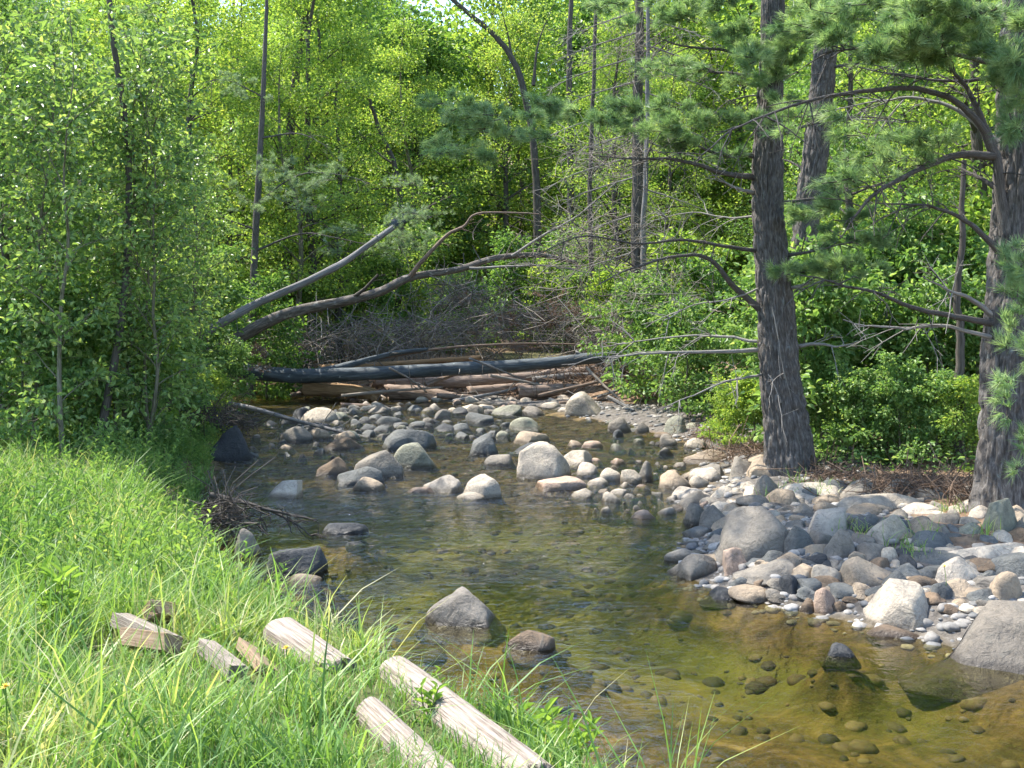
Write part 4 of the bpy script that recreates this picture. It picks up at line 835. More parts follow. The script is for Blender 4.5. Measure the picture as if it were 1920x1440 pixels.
# ------------------------------------------------------------------ logs, fallen trees, brush
def log(px_pts, D0, D1, r0, r1, mat, label, name='log', seed=0, amp=.15, twigs=0, caps=True, cat='log', seg=22, rows=60):
    n = len(px_pts); base = W(px_pts[0][0], px_pts[0][1], D0)
    P = spline([W(x, y, D0+(D1-D0)*i/(n-1))-base for i, (x, y) in enumerate(px_pts)], rows); r = np.linspace(r0, r1, rows)
    L = np.concatenate([[0], np.cumsum(np.linalg.norm(np.diff(P, axis=0), axis=1))]); a = np.arange(seg)*2*math.pi/seg; A, LL = np.meshgrid(a, L)
    cx, cyy = np.cos(A), np.sin(A)
    RR = r[:, None]*(1 + amp*2*(fbm(cx*1.3, cyy*1.3, LL*1.6, s=seed, o=3)-.5) + amp*1.2*(fbm(cx*4, cyy*4, LL*3.5, s=seed+3, o=2)-.5) + amp*1.3*sst(.72, .9, vn(cx*1.5, cyy*1.5, LL*2.1, s=seed+6)))
    T = nrm(np.gradient(P, axis=0)); U = nrm(np.cross(np.array([0, 0, 1.]), T)); Wv = np.cross(T, U)
    rng = np.random.default_rng(seed)
    P0 = P[0] - T[0]*.0; ring = P[:, None, :] + RR[..., None]*(U[:, None, :]*np.cos(A)[..., None] + Wv[:, None, :]*np.sin(A)[..., None])
    ring[0] += T[0]*rng.uniform(-.6, .3, (seg, 1))*r0; ring[-1] += T[-1]*rng.uniform(-.5, 1.2, (seg, 1))*r1
    i = np.arange(rows*seg).reshape(rows, seg); j = np.roll(i, -1, 1)
    Q = np.stack([i[:-1], j[:-1], j[1:], i[1:]], -1).reshape(-1, 4)
    V = np.vstack([ring.reshape(-1, 3), P[0], P[-1]]); nv = rows*seg
    T3 = np.vstack([np.stack([i[0], np.full(seg, nv), j[0]], 1)[:, [0, 1, 2]], np.stack([i[-1], j[-1], np.full(seg, nv+1)], 1)])
    tl = np.vstack([np.stack([LL, cx, cyy], -1).reshape(-1, 3), [[0, 0, 0], [L[-1], 0, 0]]])
    me = mk_mesh(name, V, [Q, T3], M[mat], True, {'tl': tl})
    o = obj(name, me, None, base); tag(o, label, cat)
    if twigs:
        k = twigs; ii = rng.integers(4, rows-2, k); d = nrm(rng.normal(size=(k, 3))*np.array([1, .7, .8]) + np.array([0, -.2, .1])); l = rng.uniform(.15, .7, k)
        g = Geo(); TP = P[ii][:, None, :] + d[:, None, :]*(r.mean()*.7 + l[:, None, None]*np.linspace(0, 1, 4)[None, :, None]) + rng.normal(size=(k, 4, 3))*.015
        tubes(g, TP, np.tile(np.linspace(.014, .004, 4), (k, 1)), 4); obj('broken_twigs', g.mesh('broken_twigs', M['grey_twig'], True), o)['kind'] = 'stuff'
    return o
log([(405, 690), (470, 697), (560, 705), (700, 700), (850, 692), (1000, 683), (1110, 672), (1195, 664)], 28.0, 28.0, .205, .13, 'dark_log', 'long dark wet log spanning the stream at the log jam', seed=1, twigs=16, rows=90)
log([(580, 700), (640, 688), (700, 672), (740, 662), (800, 655)], 28.6, 29.5, .10, .05, 'dark_log', 'thin dark log rising off the long dark one', seed=2, twigs=6)
log([(720, 670), (840, 652), (960, 645), (1060, 645), (1150, 650)], 29.5, 29.5, .035, .02, 'brown_twig', 'thin bare pole lying above the log jam', seed=3)
log([(570, 728), (640, 732), (695, 738), (706, 748)], 28.3, 28.0, .20, .14, 'orange_log', 'stripped orange-brown log end under the dark log', seed=4)
log([(730, 735), (790, 738), (850, 748)], 28.5, 28.2, .21, .17, 'pink_log', 'short thick pinkish log in the middle of the jam', seed=5)
log([(700, 716), (860, 716), (1000, 706), (1150, 692), (1210, 690)], 29.2, 29.4, .17, .12, 'pink_log', 'long pale brown log directly behind the dark log', seed=6, twigs=14, rows=80)
log([(880, 735), (960, 728), (1050, 725), (1160, 722)], 28.6, 28.8, .14, .10, 'pink_log', 'grey knotted log near the pale far-shore cobbles', seed=7, twigs=10)
log([(975, 735), (1050, 732), (1130, 728), (1215, 722)], 27.6, 28.4, .17, .12, 'pink_log', 'reddish broken log over the far shore on the right', seed=8, twigs=10)
log([(1000, 712), (1090, 704), (1190, 708), (1240, 716)], 28.8, 29.0, .09, .06, 'grey_log', 'pale split log at the right end of the jam', seed=9, twigs=10)
log([(640, 760), (700, 762), (760, 766)], 26.8, 26.6, .06, .05, 'pink_log', 'short pale pole at the water edge below the jam', seed=10)
log([(800, 722), (840, 706), (890, 690)], 28.0, 28.4, .06, .04, 'pink_log', 'slanting pale stick leaning on the dark log', seed=11)
log([(600, 690), (720, 684), (850, 674), (900, 670)], 30.0, 30.0, .09, .06, 'orange_log', 'yellowish stripped log behind the dark log', seed=12)
log([(400, 752), (470, 765), (560, 790), (650, 812), (720, 829)], 22.5, 20.4, .055, .025, 'grey_log', 'thin fallen pole slanting into the riffle from the left bank', seed=13, twigs=10, amp=.06)
log([(1100, 690), (1140, 730), (1185, 768)], 27.4, 26.5, .035, .03, 'pale_wood', 'pale stick propped against the big round far boulder', seed=14)
log([(1140, 745), (1180, 765), (1215, 785)], 25.2, 24.6, .05, .03, 'grey_log', 'mossy stick beside the big round far boulder', seed=15, twigs=6)
e = log([(330, 715), (420, 650), (505, 602), (560, 582), (640, 566), (710, 548), (770, 520), (860, 505), (930, 484), (1010, 478), (1080, 492)], 26.4, 28.5, .17, .05, 'dark_log', 'leaning fallen tree arching up to the right above the log jam', name='fallen_tree', seed=16, twigs=26, rows=110, cat='fallen tree')
e.data.materials[0] = M['fallen_bark']
branch(e, [(770, 518), (800, 480), (840, 440), (870, 425), (895, 402), (960, 400), (1010, 402)], 27.6, 27.0, .07, .015, 'brown_twig', 8, 61)
branch(e, [(660, 560), (685, 540), (710, 515)], 27.3, 27.0, .06, .03, 'dark_bark', 2, 62)
branch(e, [(880, 503), (960, 500), (1030, 500), (1110, 515)], 27.8, 27.4, .04, .012, 'grey_twig', 12, 63)
branch(e, [(960, 480), (1020, 440), (1090, 400), (1160, 340)], 28.0, 27.4, .045, .012, 'grey_twig', 14, 64)
log([(215, 735), (320, 662), (425, 600), (480, 570), (560, 535), (620, 505), (655, 485), (735, 428)], 24.2, 27.0, .11, .07, 'grey_log', 'broken grey leaning trunk pointing up from the left bank', name='leaning_snag', seed=17, cat='fallen tree', amp=.14, twigs=6)
log([(730, 425), (775, 400)], 33.0, 33.2, .16, .14, 'dark_log', 'short broken dark trunk piece caught in the maples', name='leaning_snag', seed=18, cat='fallen tree')
log([(1178, 690), (1182, 640), (1190, 590)], 30.5, 30.5, .36, .30, 'dark_log', 'dark broken stump behind the right end of the log jam', name='stump', seed=19, cat='stump')

JAM = [((560, 716), (760, 708), 29.0, .05, 'grey_log', 'thin grey pole resting under the left of the dark log'), ((640, 742), (830, 726), 27.6, .045, 'pale_wood', 'pale thin pole slanting across the front of the jam'),
       ((850, 752), (1010, 718), 27.4, .05, 'grey_log', 'grey pole slanting from the far shore onto the jam'), ((920, 704), (1080, 742), 27.5, .04, 'pale_wood', 'pale pole crossing the reddish broken log'),
       ((1010, 742), (1200, 700), 27.2, .05, 'brown_twig', 'brown pole climbing to the right end of the jam'), ((1080, 660), (1230, 735), 28.0, .045, 'grey_log', 'grey pole sloping down at the right end of the jam'),
       ((730, 690), (800, 735), 27.5, .03, 'pale_wood', 'short pale stick hanging off the dark log'), ((880, 672), (1000, 720), 27.6, .03, 'grey_log', 'grey stick leaning over the dark log in the middle'),
       ((1120, 745), (1260, 690), 26.8, .035, 'grey_log', 'thin grey pole leaning toward the right bank shrub'), ((540, 742), (690, 722), 28.8, .06, 'pink_log', 'pinkish pole at the left foot of the jam'),
       ((820, 742), (980, 750), 27.9, .07, 'pink_log', 'low pinkish log just above the far shore cobbles'), ((1050, 756), (1180, 742), 26.6, .05, 'brown_twig', 'brown drift pole in front of the big round far boulder')]
for k, (a, b, D, r, m, lab) in enumerate(JAM): log([a, ((a[0]+b[0])/2, (a[1]+b[1])/2 - 4 + k % 3*3), b], D, D+.5, r, r*.6, m, lab, seed=200+k, twigs=4, seg=10, rows=24)
def sticks(name, label, boxes, mat, seed, rad=(.004, .014), ln=(.4, 1.8), cat='brush'):
    rng = np.random.default_rng(seed); g = Geo()
    for (px, py, rx, ry, D, dz, n) in boxes:
        c = np.stack([(px + rng.normal(size=n)*rx*.6), (py + rng.normal(size=n)*ry*.6)], 1); DD = D + rng.uniform(-dz, dz, n)
        P0 = np.stack([(c[:, 0]-CX)/F*DD, DD, CH-(c[:, 1]-HZ)/F*DD], 1)
        P0[:, 2] = np.maximum(P0[:, 2], gh(P0[:, 0], P0[:, 1])+.02)
        d = nrm(rng.normal(size=(n, 3))*np.array([1, .8, .75]) + np.array([0, 0, .15])); l = rng.uniform(*ln, n); s = np.linspace(-.5, .5, 5)[None, :, None]
        TP = P0[:, None, :] + d[:, None, :]*l[:, None, None]*s + (rng.normal(size=(n, 1, 3))*.5*l[:, None, None])*(s**2) + rng.normal(size=(n, 5, 3))*.015
        r = rng.uniform(*rad, n)[:, None]*np.linspace(1, .45, 5)[None]
        tubes(g, TP, r, 4, rnd=rng.random(n))
    o = obj(name, g.mesh(name, M[mat], True)); o['label'] = label; o['kind'] = 'stuff'; o['category'] = cat; return o
sticks('brush', 'grey tangle of dead twigs on the bank behind the log jam', [(760, 630, 130, 32, 32, 1.5, 300), (900, 620, 110, 45, 32, 1.5, 230), (1060, 610, 110, 55, 31.5, 1.5, 260), (600, 650, 90, 30, 31, 1.5, 220), (1160, 640, 70, 50, 29.5, 1.2, 260), (860, 560, 60, 30, 33, 1, 120)], 'grey_twig', 1, (.005, .016), (.5, 2.4))
sticks('brush', 'brown sticks packed among the logs of the jam', [(760, 742, 110, 10, 29.2, .5, 90), (900, 715, 160, 10, 29.8, .4, 120), (1080, 735, 120, 12, 28.9, .6, 150), (1130, 700, 80, 20, 29, .7, 100), (620, 750, 70, 10, 28.8, .5, 50), (1030, 750, 80, 6, 27.8, .3, 80)], 'brown_twig', 2, (.006, .016), (.3, 1.3))
sticks('brush', 'bare grey twigs hanging in the air before the dead spruce', [(1150, 290, 70, 40, 26, 1, 150), (1200, 90, 80, 70, 29.5, 1, 220), (1130, 430, 110, 50, 25, 1.5, 160), (1250, 540, 90, 40, 24, 1.5, 120), (1050, 480, 90, 30, 27, 1, 90)], 'grey_twig', 3, (.004, .010), (.4, 1.6))
sticks('brush', 'brown litter of twigs and dry stalks on the earth between the pines', [(1690, 915, 90, 16, 13.6, .8, 380), (1560, 900, 60, 14, 14.5, .6, 160), (1800, 925, 50, 12, 12.8, .5, 140), (1390, 850, 50, 14, 17.3, .5, 160), (1340, 815, 50, 10, 19.5, .6, 120)], 'brown_twig', 4, (.003, .008), (.15, .7))
sticks('brush', 'dark dead twigs along the undercut left bank', [(420, 960, 24, 26, 11.8, .3, 110), (430, 790, 40, 20, 20, .8, 160), (370, 770, 60, 20, 19, .8, 120)], 'dark_bark', 5, (.004, .010), (.2, .9))
# rust-brown dead conifer boughs in the tangle
def dead_bush(px, py, rx, ry, D, n, label, seed):
    rng = np.random.default_rng(seed); base = W(px, py+ry, D); e = obj('dead_bough', None, None, base); tag(e, label, 'dead bough'); g, gw = Geo(), Geo()
    needles(g, gw, [(px + rng.uniform(-.5, .5)*rx, py + rng.uniform(-.5, .5)*ry, rx*.55, ry*.5, D + rng.uniform(-.4, .4), n//5) for k in range(5)], base, rng, 14, .10, .006)
    obj('dry_needles', g.mesh('dry_needles', M['dead_needle']), e); obj('twigs', gw.mesh('twigs', M['grey_twig'], True), e)['kind'] = 'stuff'
dead_bush(960, 600, 70, 42, 31.2, 260, 'rust-brown dead conifer bough in the middle of the brush tangle', 1)
dead_bush(1050, 595, 55, 50, 31.0, 240, 'rust-brown dead conifer bough at the right of the brush tangle', 2)
dead_bush(975, 655, 40, 18, 30.5, 90, 'low reddish dry bough just above the long logs', 3)
dead_bush(860, 550, 50, 30, 32.5, 110, 'pale dry bough at the left of the brush tangle', 4)
dead_bush(480, 665, 22, 30, 27, 80, 'reddish dry bough at the left end of the dark log', 5)
# drooping root over the pool
root = obj('drooping_root', None, None, W(400, 930, 12.0)); tag(root, 'dark twiggy root drooping from the left bank over the pool', 'root')
for k, b in enumerate([[(395, 928), (450, 938), (510, 955), (560, 966), (592, 968)], [(500, 952), (545, 970), (575, 990), (596, 1004)], [(400, 935), (430, 955), (470, 975), (500, 1000)], [(440, 938), (470, 945), (490, 962), (487, 985)], [(520, 960), (540, 978), (548, 1000)], [(398, 945), (420, 980), (440, 1005)]]):
    branch(root, b, 12.0, 11.9, .035 if k == 0 else .016, .006, 'dark_bark', 6, 300+k, .25, 'root_arm')

# foreground logs and timbers
def fore_log(p0, p1, r0, r1, mat, label, seed, name='log', sag=0):
    a, b = np.array(p0), np.array(p1); rows, seg = 150, 64
    t = np.linspace(0, 1, rows)[:, None]; P = a*(1-t) + b*t; P = P - a; r = r0 + (r1-r0)*t[:, 0]
    L = np.linspace(0, np.linalg.norm(b-a), rows); ang = np.arange(seg)*2*math.pi/seg; A, LL = np.meshgrid(ang, L); cx, cyy = np.cos(A), np.sin(A)
    crack = 1-np.abs(2*fbm(cx*7, cyy*7, LL*.9, s=seed, o=3)-1)*4; crack = np.clip(crack, 0, 1)**2
    knots = sst(.70, .86, vn(cx*2.2, cyy*2.2, LL*3.3, s=seed+4))
    RR = r[:, None]*np.minimum(1, .8 + LL/(.5*r0)*.2)*(1 + .10*(fbm(cx, cyy, LL*1.5, s=seed+1, o=2)-.5)*2 - .055*crack*sst(.45, .7, fbm(cx*2, cyy*2, LL*2.5, s=seed+8, o=2)) + .04*knots + .03*(fbm(cx*9, cyy*9, LL*7, s=seed+2, o=2)-.5))
    T = nrm(b-a); U = nrm(np.cross([0, 0, 1.], T)); Wv = np.cross(T, U)
    V = P[:, None, :] + RR[..., None]*(U*np.cos(A)[..., None] + Wv*np.sin(A)[..., None])
    rng = np.random.default_rng(seed); V[0] += T*(.5*(fbm(cx[0], cyy[0], s=seed, o=2)-.5)[:, None]*r0); V[-1] += T*(rng.uniform(-.2, .2, (seg, 1))*r1)
    i = np.arange(rows*seg).reshape(rows, seg); j = np.roll(i, -1, 1); Q = np.stack([i[:-1], j[:-1], j[1:], i[1:]], -1).reshape(-1, 4)
    nv = rows*seg; V = np.vstack([V.reshape(-1, 3), P[0], P[-1]]); T3 = np.vstack([np.stack([i[0], np.full(seg, nv), j[0]], 1), np.stack([i[-1], j[-1], np.full(seg, nv+1)], 1)])
    tl = np.vstack([np.stack([LL, cx, cyy], -1).reshape(-1, 3), [[0, 0, 0], [L[-1], 0, 0]]])
    return tag(obj(name, mk_mesh(name, V, [Q, T3], M[mat], True, {'tl': tl}), None, a), label, 'log')
fore_log(W(738, 1262, 5.3), W(1010, 1480, 3.65), .092, .085, 'pale_wood', 'long bleached log lying down the bank at the bottom of the photo', 41)
fore_log(W(690, 1335, 4.55), W(850, 1490, 3.6), .066, .07, 'pale_wood', 'bleached log with blade shadows partly under the grass, left of the long one', 42)
fore_log(W(522, 1185, 5.8), W(640, 1275, 5.2), .10, .10, 'pale_wood', 'thick pale log end sticking up from the grass', 43)
def beam(p0, p1, w, h, mat, label, roll=0, seed=0, taper=1.0):
    a, b = np.array(p0), np.array(p1); T = nrm(b-a); U = nrm(np.cross(T, [0, 0, 1.])); Wv = np.cross(U, T); c, s = math.cos(roll), math.sin(roll); U, Wv = U*c + Wv*s, Wv*c - U*s
    prof = [(-1, -.9), (-.9, -1), (.9, -1), (1, -.9), (1, .9), (.9, 1), (-.9, 1), (-1, .9)]; rows = 14; rng = np.random.default_rng(seed); V = []; tl = []
    Lt = np.linalg.norm(b-a)
    for k in range(rows):
        t = k/(rows-1)
        for q, (x, y) in enumerate(prof):
            j = rng.normal(size=3)*.0012; e = (rng.uniform(-.03, .03) if k in (0, rows-1) else 0); f = 1 + (taper-1)*t
            V.append(T*(Lt*t + e) + U*x*w/2*f + Wv*y*h/2*f + j); tl.append((Lt*t, x, y))
    m = len(prof); i = np.arange(rows*m).reshape(rows, m); jn = np.roll(i, -1, 1); Q = np.stack([i[:-1], jn[:-1], jn[1:], i[1:]], -1).reshape(-1, 4)
    nv = len(V); V += [np.zeros(3), T*Lt]; tl += [(0, 0, 0), (Lt, 0, 0)]
    T3 = np.vstack([np.stack([i[0], np.full(m, nv), jn[0]], 1), np.stack([i[-1], jn[-1], np.full(m, nv+1)], 1)])
    return tag(obj('timber', mk_mesh('timber', np.array(V), [Q, T3], M[mat], False, {'tl': np.array(tl)}), None, a), label, 'timber')
beam(W(226, 1162, 5.85), W(322, 1206, 5.55), .105, .075, 'pale_wood', 'pale broken timber lying behind the brown one in the grass', .3, 1)
beam(W(238, 1196, 5.45), W(322, 1208, 5.3), .095, .085, 'cut_wood', 'brown broken timber in front with its split end towards the water', .5, 2)
beam(W(278, 1146, 5.9), W(324, 1152, 6.05), .10, .09, 'cut_wood', 'small reddish-brown timber stub behind the other two', .7, 3)
beam(W(385, 1212, 5.4), W(445, 1262, 5.0), .075, .07, 'pale_wood', 'short pale post end between the timbers and the thick log', .2, 4)
beam(W(462, 1214, 5.45), W(505, 1262, 5.1), .11, .05, 'cut_wood', 'tan plank stub beside the thick pale log end', .6, 5)
beam(W(725, 1300, 5.3), W(800, 1392, 4.7), .14, .05, 'cut_wood', 'flat weathered board under the long bleached log', .1, 6)
rngp = random.Random(5)
place_rock(985, 1075, 1370, 1420, 'blue', 'blue-grey stone under the long bleached log', 5, floor=.0, name='rock')

# ------------------------------------------------------------------ grass and low plants
def bank_pts(rng, n, ylo, yhi, xlo, xhi, dmin=-.12):
    x = rng.uniform(xlo, xhi, n); y = rng.uniform(ylo, yhi, n); d = np.interp(y, XL[:, 0], XL[:, 1]) - x
    k = (d > dmin) & (np.abs(x) < y*.50 + .35); return x[k], y[k], d[k]
KEEP = [(W(738, 1262, 5.3), W(1010, 1480, 3.65), .17), (W(690, 1335, 4.55), W(850, 1490, 3.6), .13), (W(522, 1185, 5.8), W(640, 1275, 5.2), .17), (W(232, 1160, 5.75), W(318, 1205, 5.45), .14), (W(238, 1198, 5.58), W(322, 1212, 5.4), .2), (W(385, 1214, 5.5), W(445, 1262, 5.15), .13), (W(462, 1218, 5.45), W(505, 1262, 5.1), .13)]
def near_logs(x, y):
    """how far a point is from the nearest log, less its half width"""
    m = np.full(len(x), 9.)
    for a, b, r in KEEP:
        for back in (0, .22, .42):
            d = b[:2]-a[:2]; t = np.clip(((x-a[0])*d[0] + (y+back-a[1])*d[1])/(d@d), 0, 1)
            m = np.minimum(m, np.hypot(x-a[0]-t*d[0], y+back-a[1]-t*d[1]) - r)
    return m
def blades(g, P, rng, hmin, hmax, wid, lean=.5, bias=0.0, hs=None):
    nl = near_logs(P[:, 0], P[:, 1]); k = (nl > 0) | (rng.random(len(P)) < .4); P = P[k]; nl = nl[k]; hs = hs if hs is None else hs[k]
    n = len(P); h = (hmin + (hmax-hmin)*rng.random(n)**1.6) if hs is None else hs
    h = np.where(nl < 0, np.minimum(h, .13), h)*(.55 + .95*fbm(P[:, 0]*1.4, P[:, 1]*1.4, s=61, o=3))
    az = rng.uniform(0, 6.28, n); dr = np.stack([np.cos(az), np.sin(az), np.zeros(n)], 1); le = lean*rng.uniform(.2, 1.3, n)
    sd_ = np.stack([-np.sin(az + rng.normal(size=n)*.8), np.cos(az + rng.normal(size=n)*.8), np.zeros(n)], 1)
    rows = []
    for t, wt in ((0, 1), (.35, .9), (.7, .6), (1, .08)):
        c = P + dr*(h*le*t*t)[:, None] + np.array([0, 0, 1])*(h*(t - .32*le*t*t))[:, None]
        w = (wid*wt*rng.uniform(.95, 1.05, n))[:, None]*sd_/2; rows += [c-w, c+w]
    V = np.stack(rows, 1).reshape(-1, 3); b = (np.arange(n)*8)[:, None]
    Q = np.concatenate([b + np.array([[2*k, 2*k+1, 2*k+3, 2*k+2]]) for k in range(3)])
    tone = fbm(P[:, 0]*1.2, P[:, 1]*1.2, s=77, o=3)
    g.add(V, Q=Q, rnd=np.repeat(np.clip(rng.normal(.42, .19, n) + (tone-.5)*1.0 + bias + .35*(rng.random(n) > .95), 0, 1), 8))
rng = np.random.default_rng(5); gg = Geo()
# tussocks: blades gathered in clumps
for (ylo, yhi, dens, hm, hx, wd) in ((2.6, 5.2, 1500, .10, .34, .0065), (5.2, 8, 1200, .12, .42, .008), (8, 13, 620, .15, .45, .011), (13, 22, 160, .15, .4, .018)):
    x, y, d = bank_pts(rng, int(dens*(yhi-ylo)*9*.06), ylo, yhi, -8, 1.2)
    k = 16; cx = np.repeat(x, k) + rng.normal(size=len(x)*k)*.045; cyy = np.repeat(y, k) + rng.normal(size=len(x)*k)*.045; hs = np.repeat(hm + (hx-hm)*rng.random(len(x))**1.5, k)*rng.uniform(.5, 1.15, len(x)*k)
    blades(gg, np.stack([cx, cyy, gh(cx, cyy)-.01], 1), rng, 0, 0, wd, .75, hs=hs)
    x, y, d = bank_pts(rng, int(dens*(yhi-ylo)*9*.9), ylo, yhi, -8, 1.2)
    blades(gg, np.stack([x, y, gh(x, y)-.01], 1), rng, hm*.6, hx*.6, wd*.85, .8)
x, y, d = bank_pts(rng, 9000, 3, 12, -6, 1.2); blades(gg, np.stack([x, y, gh(x, y)-.01], 1), rng, .25, .62, .010, .9, bias=.12)
x, y, d = bank_pts(rng, 2600, 3, 14, -7, 1.2); blades(gg, np.stack([x, y, gh(x, y)-.01], 1), rng, .2, .6, .006, .7, bias=.5)
x, y, d = bank_pts(rng, 9000, 2.8, 12, -6, 1.2); k = fbm(x*1.6, y*1.6, s=91, o=2) > .52; x, y = x[k], y[k]; blades(gg, np.stack([x, y, gh(x, y)], 1), rng, .08, .26, .006, 1.6, bias=.62)
for (px, py) in ((1450, 938), (1470, 925), (1500, 905), (1530, 930), (1640, 1005), (1735, 1010), (1720, 1040), (1780, 960), (1560, 925), (1850, 1005), (1700, 1035), (1600, 990)):
    p = on_ground(px, py); n = 40; P = p + rng.normal(size=(n, 3))*np.array([.09, .09, 0]); blades(gg, P, rng, .06, .24, .008, .8, bias=.1)
gr = obj('grass', gg.mesh('grass', M['grass'])); gr['label'] = 'long sunlit green grass on the left bank and in tufts between the stones'; gr['kind'] = 'stuff'; gr['category'] = 'grass'
# leafy herbs on the bank
def herbs(n, ylo, yhi, h, nl, ls, seed, xr=(-8, 1), w=.3):
    rng = np.random.default_rng(seed); g = Geo(); x, y, d = bank_pts(rng, n, ylo, yhi, *xr, dmin=-.05); k = near_logs(x, y) > .03; x, y = x[k], y[k]; n = len(x); hh = h*rng.uniform(.5, 1.2, n)*(.4 + 1.2*fbm(x*.8, y*.8, s=62, o=3))
    base = np.stack([x, y, gh(x, y)], 1); ln = rng.normal(size=(n, 3))*np.array([.25, .25, 0]); tone = np.clip(fbm(x*.9, y*.9, s=55, o=2), 0, 1)
    t = np.linspace(0, 1, 4)[None, :, None]; SP = base[:, None, :] + (np.array([0, 0, 1.]) + ln)[:, None, :]*hh[:, None, None]*t
    tubes(g, SP, np.tile([.004, .0035, .003, .002], (n, 1)), 3, rnd=np.full(n, .3))
    i = np.repeat(np.arange(n), nl); f = np.tile((np.arange(nl)+.5)/nl, n); az = np.tile(np.arange(nl)*2.4, n) + np.repeat(rng.uniform(0, 6, n), nl); m = len(i)
    P = base[i] + (np.array([0, 0, 1.]) + ln[i])*(hh[i]*(.15+.85*f))[:, None]
    ax = np.stack([np.cos(az), np.sin(az), .45 + .5*f + rng.normal(size=m)*.2], 1); no = np.stack([-np.cos(az)*.4, -np.sin(az)*.4, np.ones(m)], 1) + rng.normal(size=(m, 3))*.25
    leaves(g, P, ax, no, ls*(1.15-.55*f)*rng.uniform(.7, 1.2, m), w, np.clip(rng.normal(.35, .16, m) + (tone[i]-.4)*.8, 0, 1), True)
    return g
hb = obj('undergrowth', herbs(3600, 6.6, 20, .46, 13, .085, 6).mesh('undergrowth', M['herb'])); hb['label'] = 'leafy green weeds covering the left bank below the saplings'; hb['kind'] = 'stuff'; hb['category'] = 'weeds'
hb = obj('undergrowth', herbs(520, 3.2, 7.5, .24, 9, .065, 7, w=.4).mesh('undergrowth', M['herb'])); hb['label'] = 'scattered broad-leaved weeds in the foreground grass'; hb['kind'] = 'stuff'; hb['category'] = 'weeds'
# forest-floor plants under the shrubs on the right
def floor_plants(n, seed):
    rng = np.random.default_rng(seed); g = Geo(); y = rng.uniform(13.8, 30, n); x = rng.uniform(3.5, 14, n); k = (x - np.interp(y, XR[:, 0], XR[:, 1]) > 1.5 + 1.2*(fbm(x, y, s=4)-.3)) & (x > 3.9) & ((x < 4.2) | (y > 14.2)); x, y = x[k], y[k]; n = len(x)
    nl = 12; i = np.repeat(np.arange(n), nl); m = len(i); az = rng.uniform(0, 6.28, m)
    P = np.stack([x, y, gh(x, y)], 1)[i] + rng.normal(size=(m, 3))*np.array([.16, .16, .10]) + np.array([0, 0, .18])
    leaves(g, P, np.stack([np.cos(az), np.sin(az), rng.uniform(-.2, .4, m)], 1), np.array([0, 0, 1.]) + rng.normal(size=(m, 3))*.4, .085*rng.uniform(.6, 1.2, m), .5, rng.random(m), True)
    return g
hb = obj('undergrowth', floor_plants(1500, 8).mesh('undergrowth', M['shrub'])); hb['label'] = 'low leafy plants on the forest floor behind the gravel bar'; hb['kind'] = 'stuff'; hb['category'] = 'weeds'
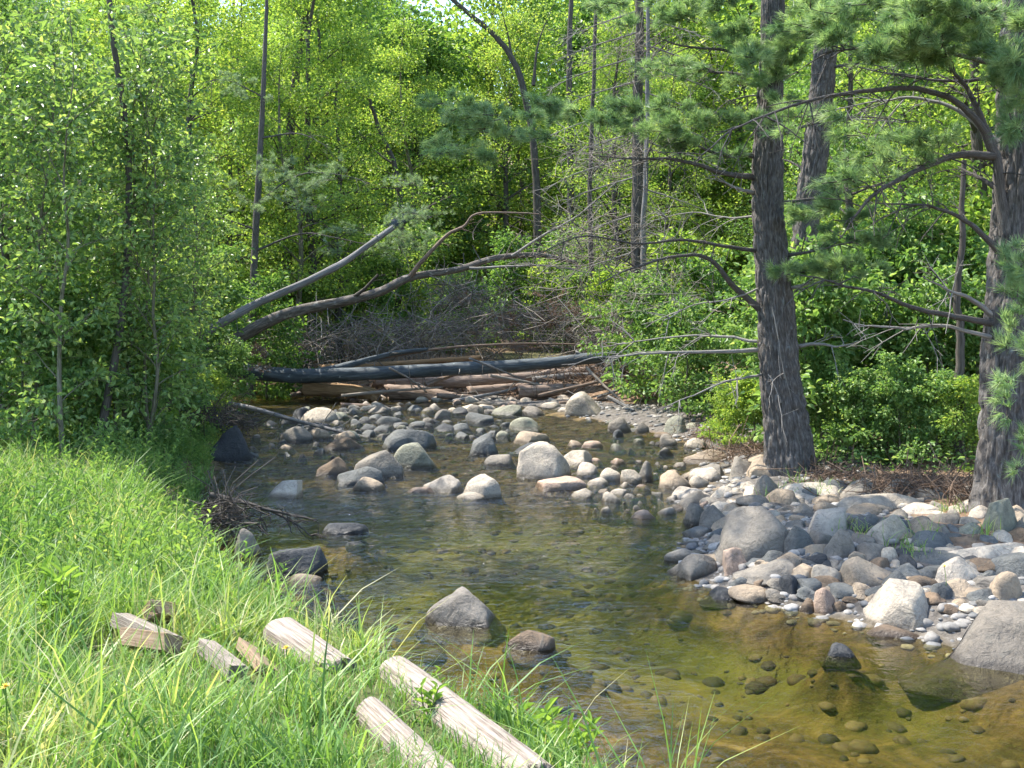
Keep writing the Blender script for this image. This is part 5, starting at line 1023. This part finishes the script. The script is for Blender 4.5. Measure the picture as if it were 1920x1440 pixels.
# lance-leaved bush at the water edge, bottom centre
def lance_plant(px, py, D, h, ns, spread, label, seed, nl=16, ls=.11):
    rng = np.random.default_rng(seed); base = W(px, py, D); base[2] = max(base[2], gz(base[0], base[1])); e = obj('leafy_plant', None, None, base); tag(e, label, 'plant'); g, gs = Geo(), Geo()
    az = rng.uniform(0, 6.28, ns); tip = np.stack([np.cos(az)*spread*rng.random(ns), np.sin(az)*spread*rng.random(ns), h*rng.uniform(.6, 1.1, ns)], 1); root = tip*np.array([.35, .35, 0])
    t = np.linspace(0, 1, 5)[None, :, None]; SP = root[:, None, :]*(1-t) + tip[:, None, :]*t; tubes(gs, SP, np.tile(np.linspace(.005, .002, 5), (ns, 1)), 4)
    i = np.repeat(np.arange(ns), nl); f = np.tile((np.arange(nl)+1)/nl, ns)**.7; a = np.tile(np.arange(nl)*2.4, ns) + np.repeat(rng.uniform(0, 6, ns), nl); m = len(i)
    P = root[i]*(1-f[:, None]) + tip[i]*f[:, None]; ax = np.stack([np.cos(a), np.sin(a), .25 + .7*f], 1) + rng.normal(size=(m, 3))*.15; no = np.stack([-np.cos(a)*.5, -np.sin(a)*.5, np.ones(m)], 1)
    leaves(g, P, ax, no, ls*rng.uniform(.7, 1.15, m), .22, np.clip(rng.normal(.5, .25, m), 0, 1), True)
    obj('stem', gs.mesh('stem', M['sap_bark'], True), e); obj('foliage', g.mesh('foliage', M['lance']), e)
lance_plant(960, 1455, 5.3, .27, 16, .22, 'bright lance-leaved plant beside the bleached log at the water edge', 1)
lance_plant(1040, 1470, 5.1, .24, 16, .24, 'lance-leaved plant cut by the bottom edge right of the bleached log', 2)
lance_plant(815, 1300, 5.7, .14, 2, .04, 'small lone sprig over the water above the bleached log', 3, 6, .045)
lance_plant(800, 1425, 4.5, .12, 4, .06, 'thin-leaved sprout between the two bleached logs', 4, 7, .06)
lance_plant(110, 1225, 5.8, .34, 8, .14, 'broad yellow-green weed left of the timbers', 5, 9, .11)
def flower(px, py, D, label, seed):
    b = on_ground(px, py+28); b = np.array(b); e = obj('dandelion', None, None, b); tag(e, label, 'flower'); rng = np.random.default_rng(seed); h = .24
    g = Geo(); tubes(g, np.array([[0, 0, 0], [.01, 0, h*.5], [.0, .01, h]]), np.array([.003, .0025, .0025]), 5); obj('stem', g.mesh('stem', M['lance'], True), e)
    g = Geo(); n = 40; a = rng.uniform(0, 6.28, n); el = rng.uniform(.1, 1.3, n); ax = np.stack([np.cos(a)*np.cos(el), np.sin(a)*np.cos(el), np.sin(el)], 1)
    leaves(g, np.tile([0, .01, h], (n, 1)), ax, np.array([0, 0, 1.])+rng.normal(size=(n, 3))*.1, .02, .35, rng.random(n)); obj('blossom', g.mesh('blossom', M['petal']), e)
flower(536, 1300, 0, 'yellow dandelion in the grass left of the bleached logs', 1); flower(8, 1398, 0, 'yellow dandelion at the lower left corner', 2)
flower(1772, 1092, 0, 'yellow dandelion among the stones above the sloping slab', 4)
flower(300, 985, 0, 'yellow dandelion far up the grassy bank', 3)
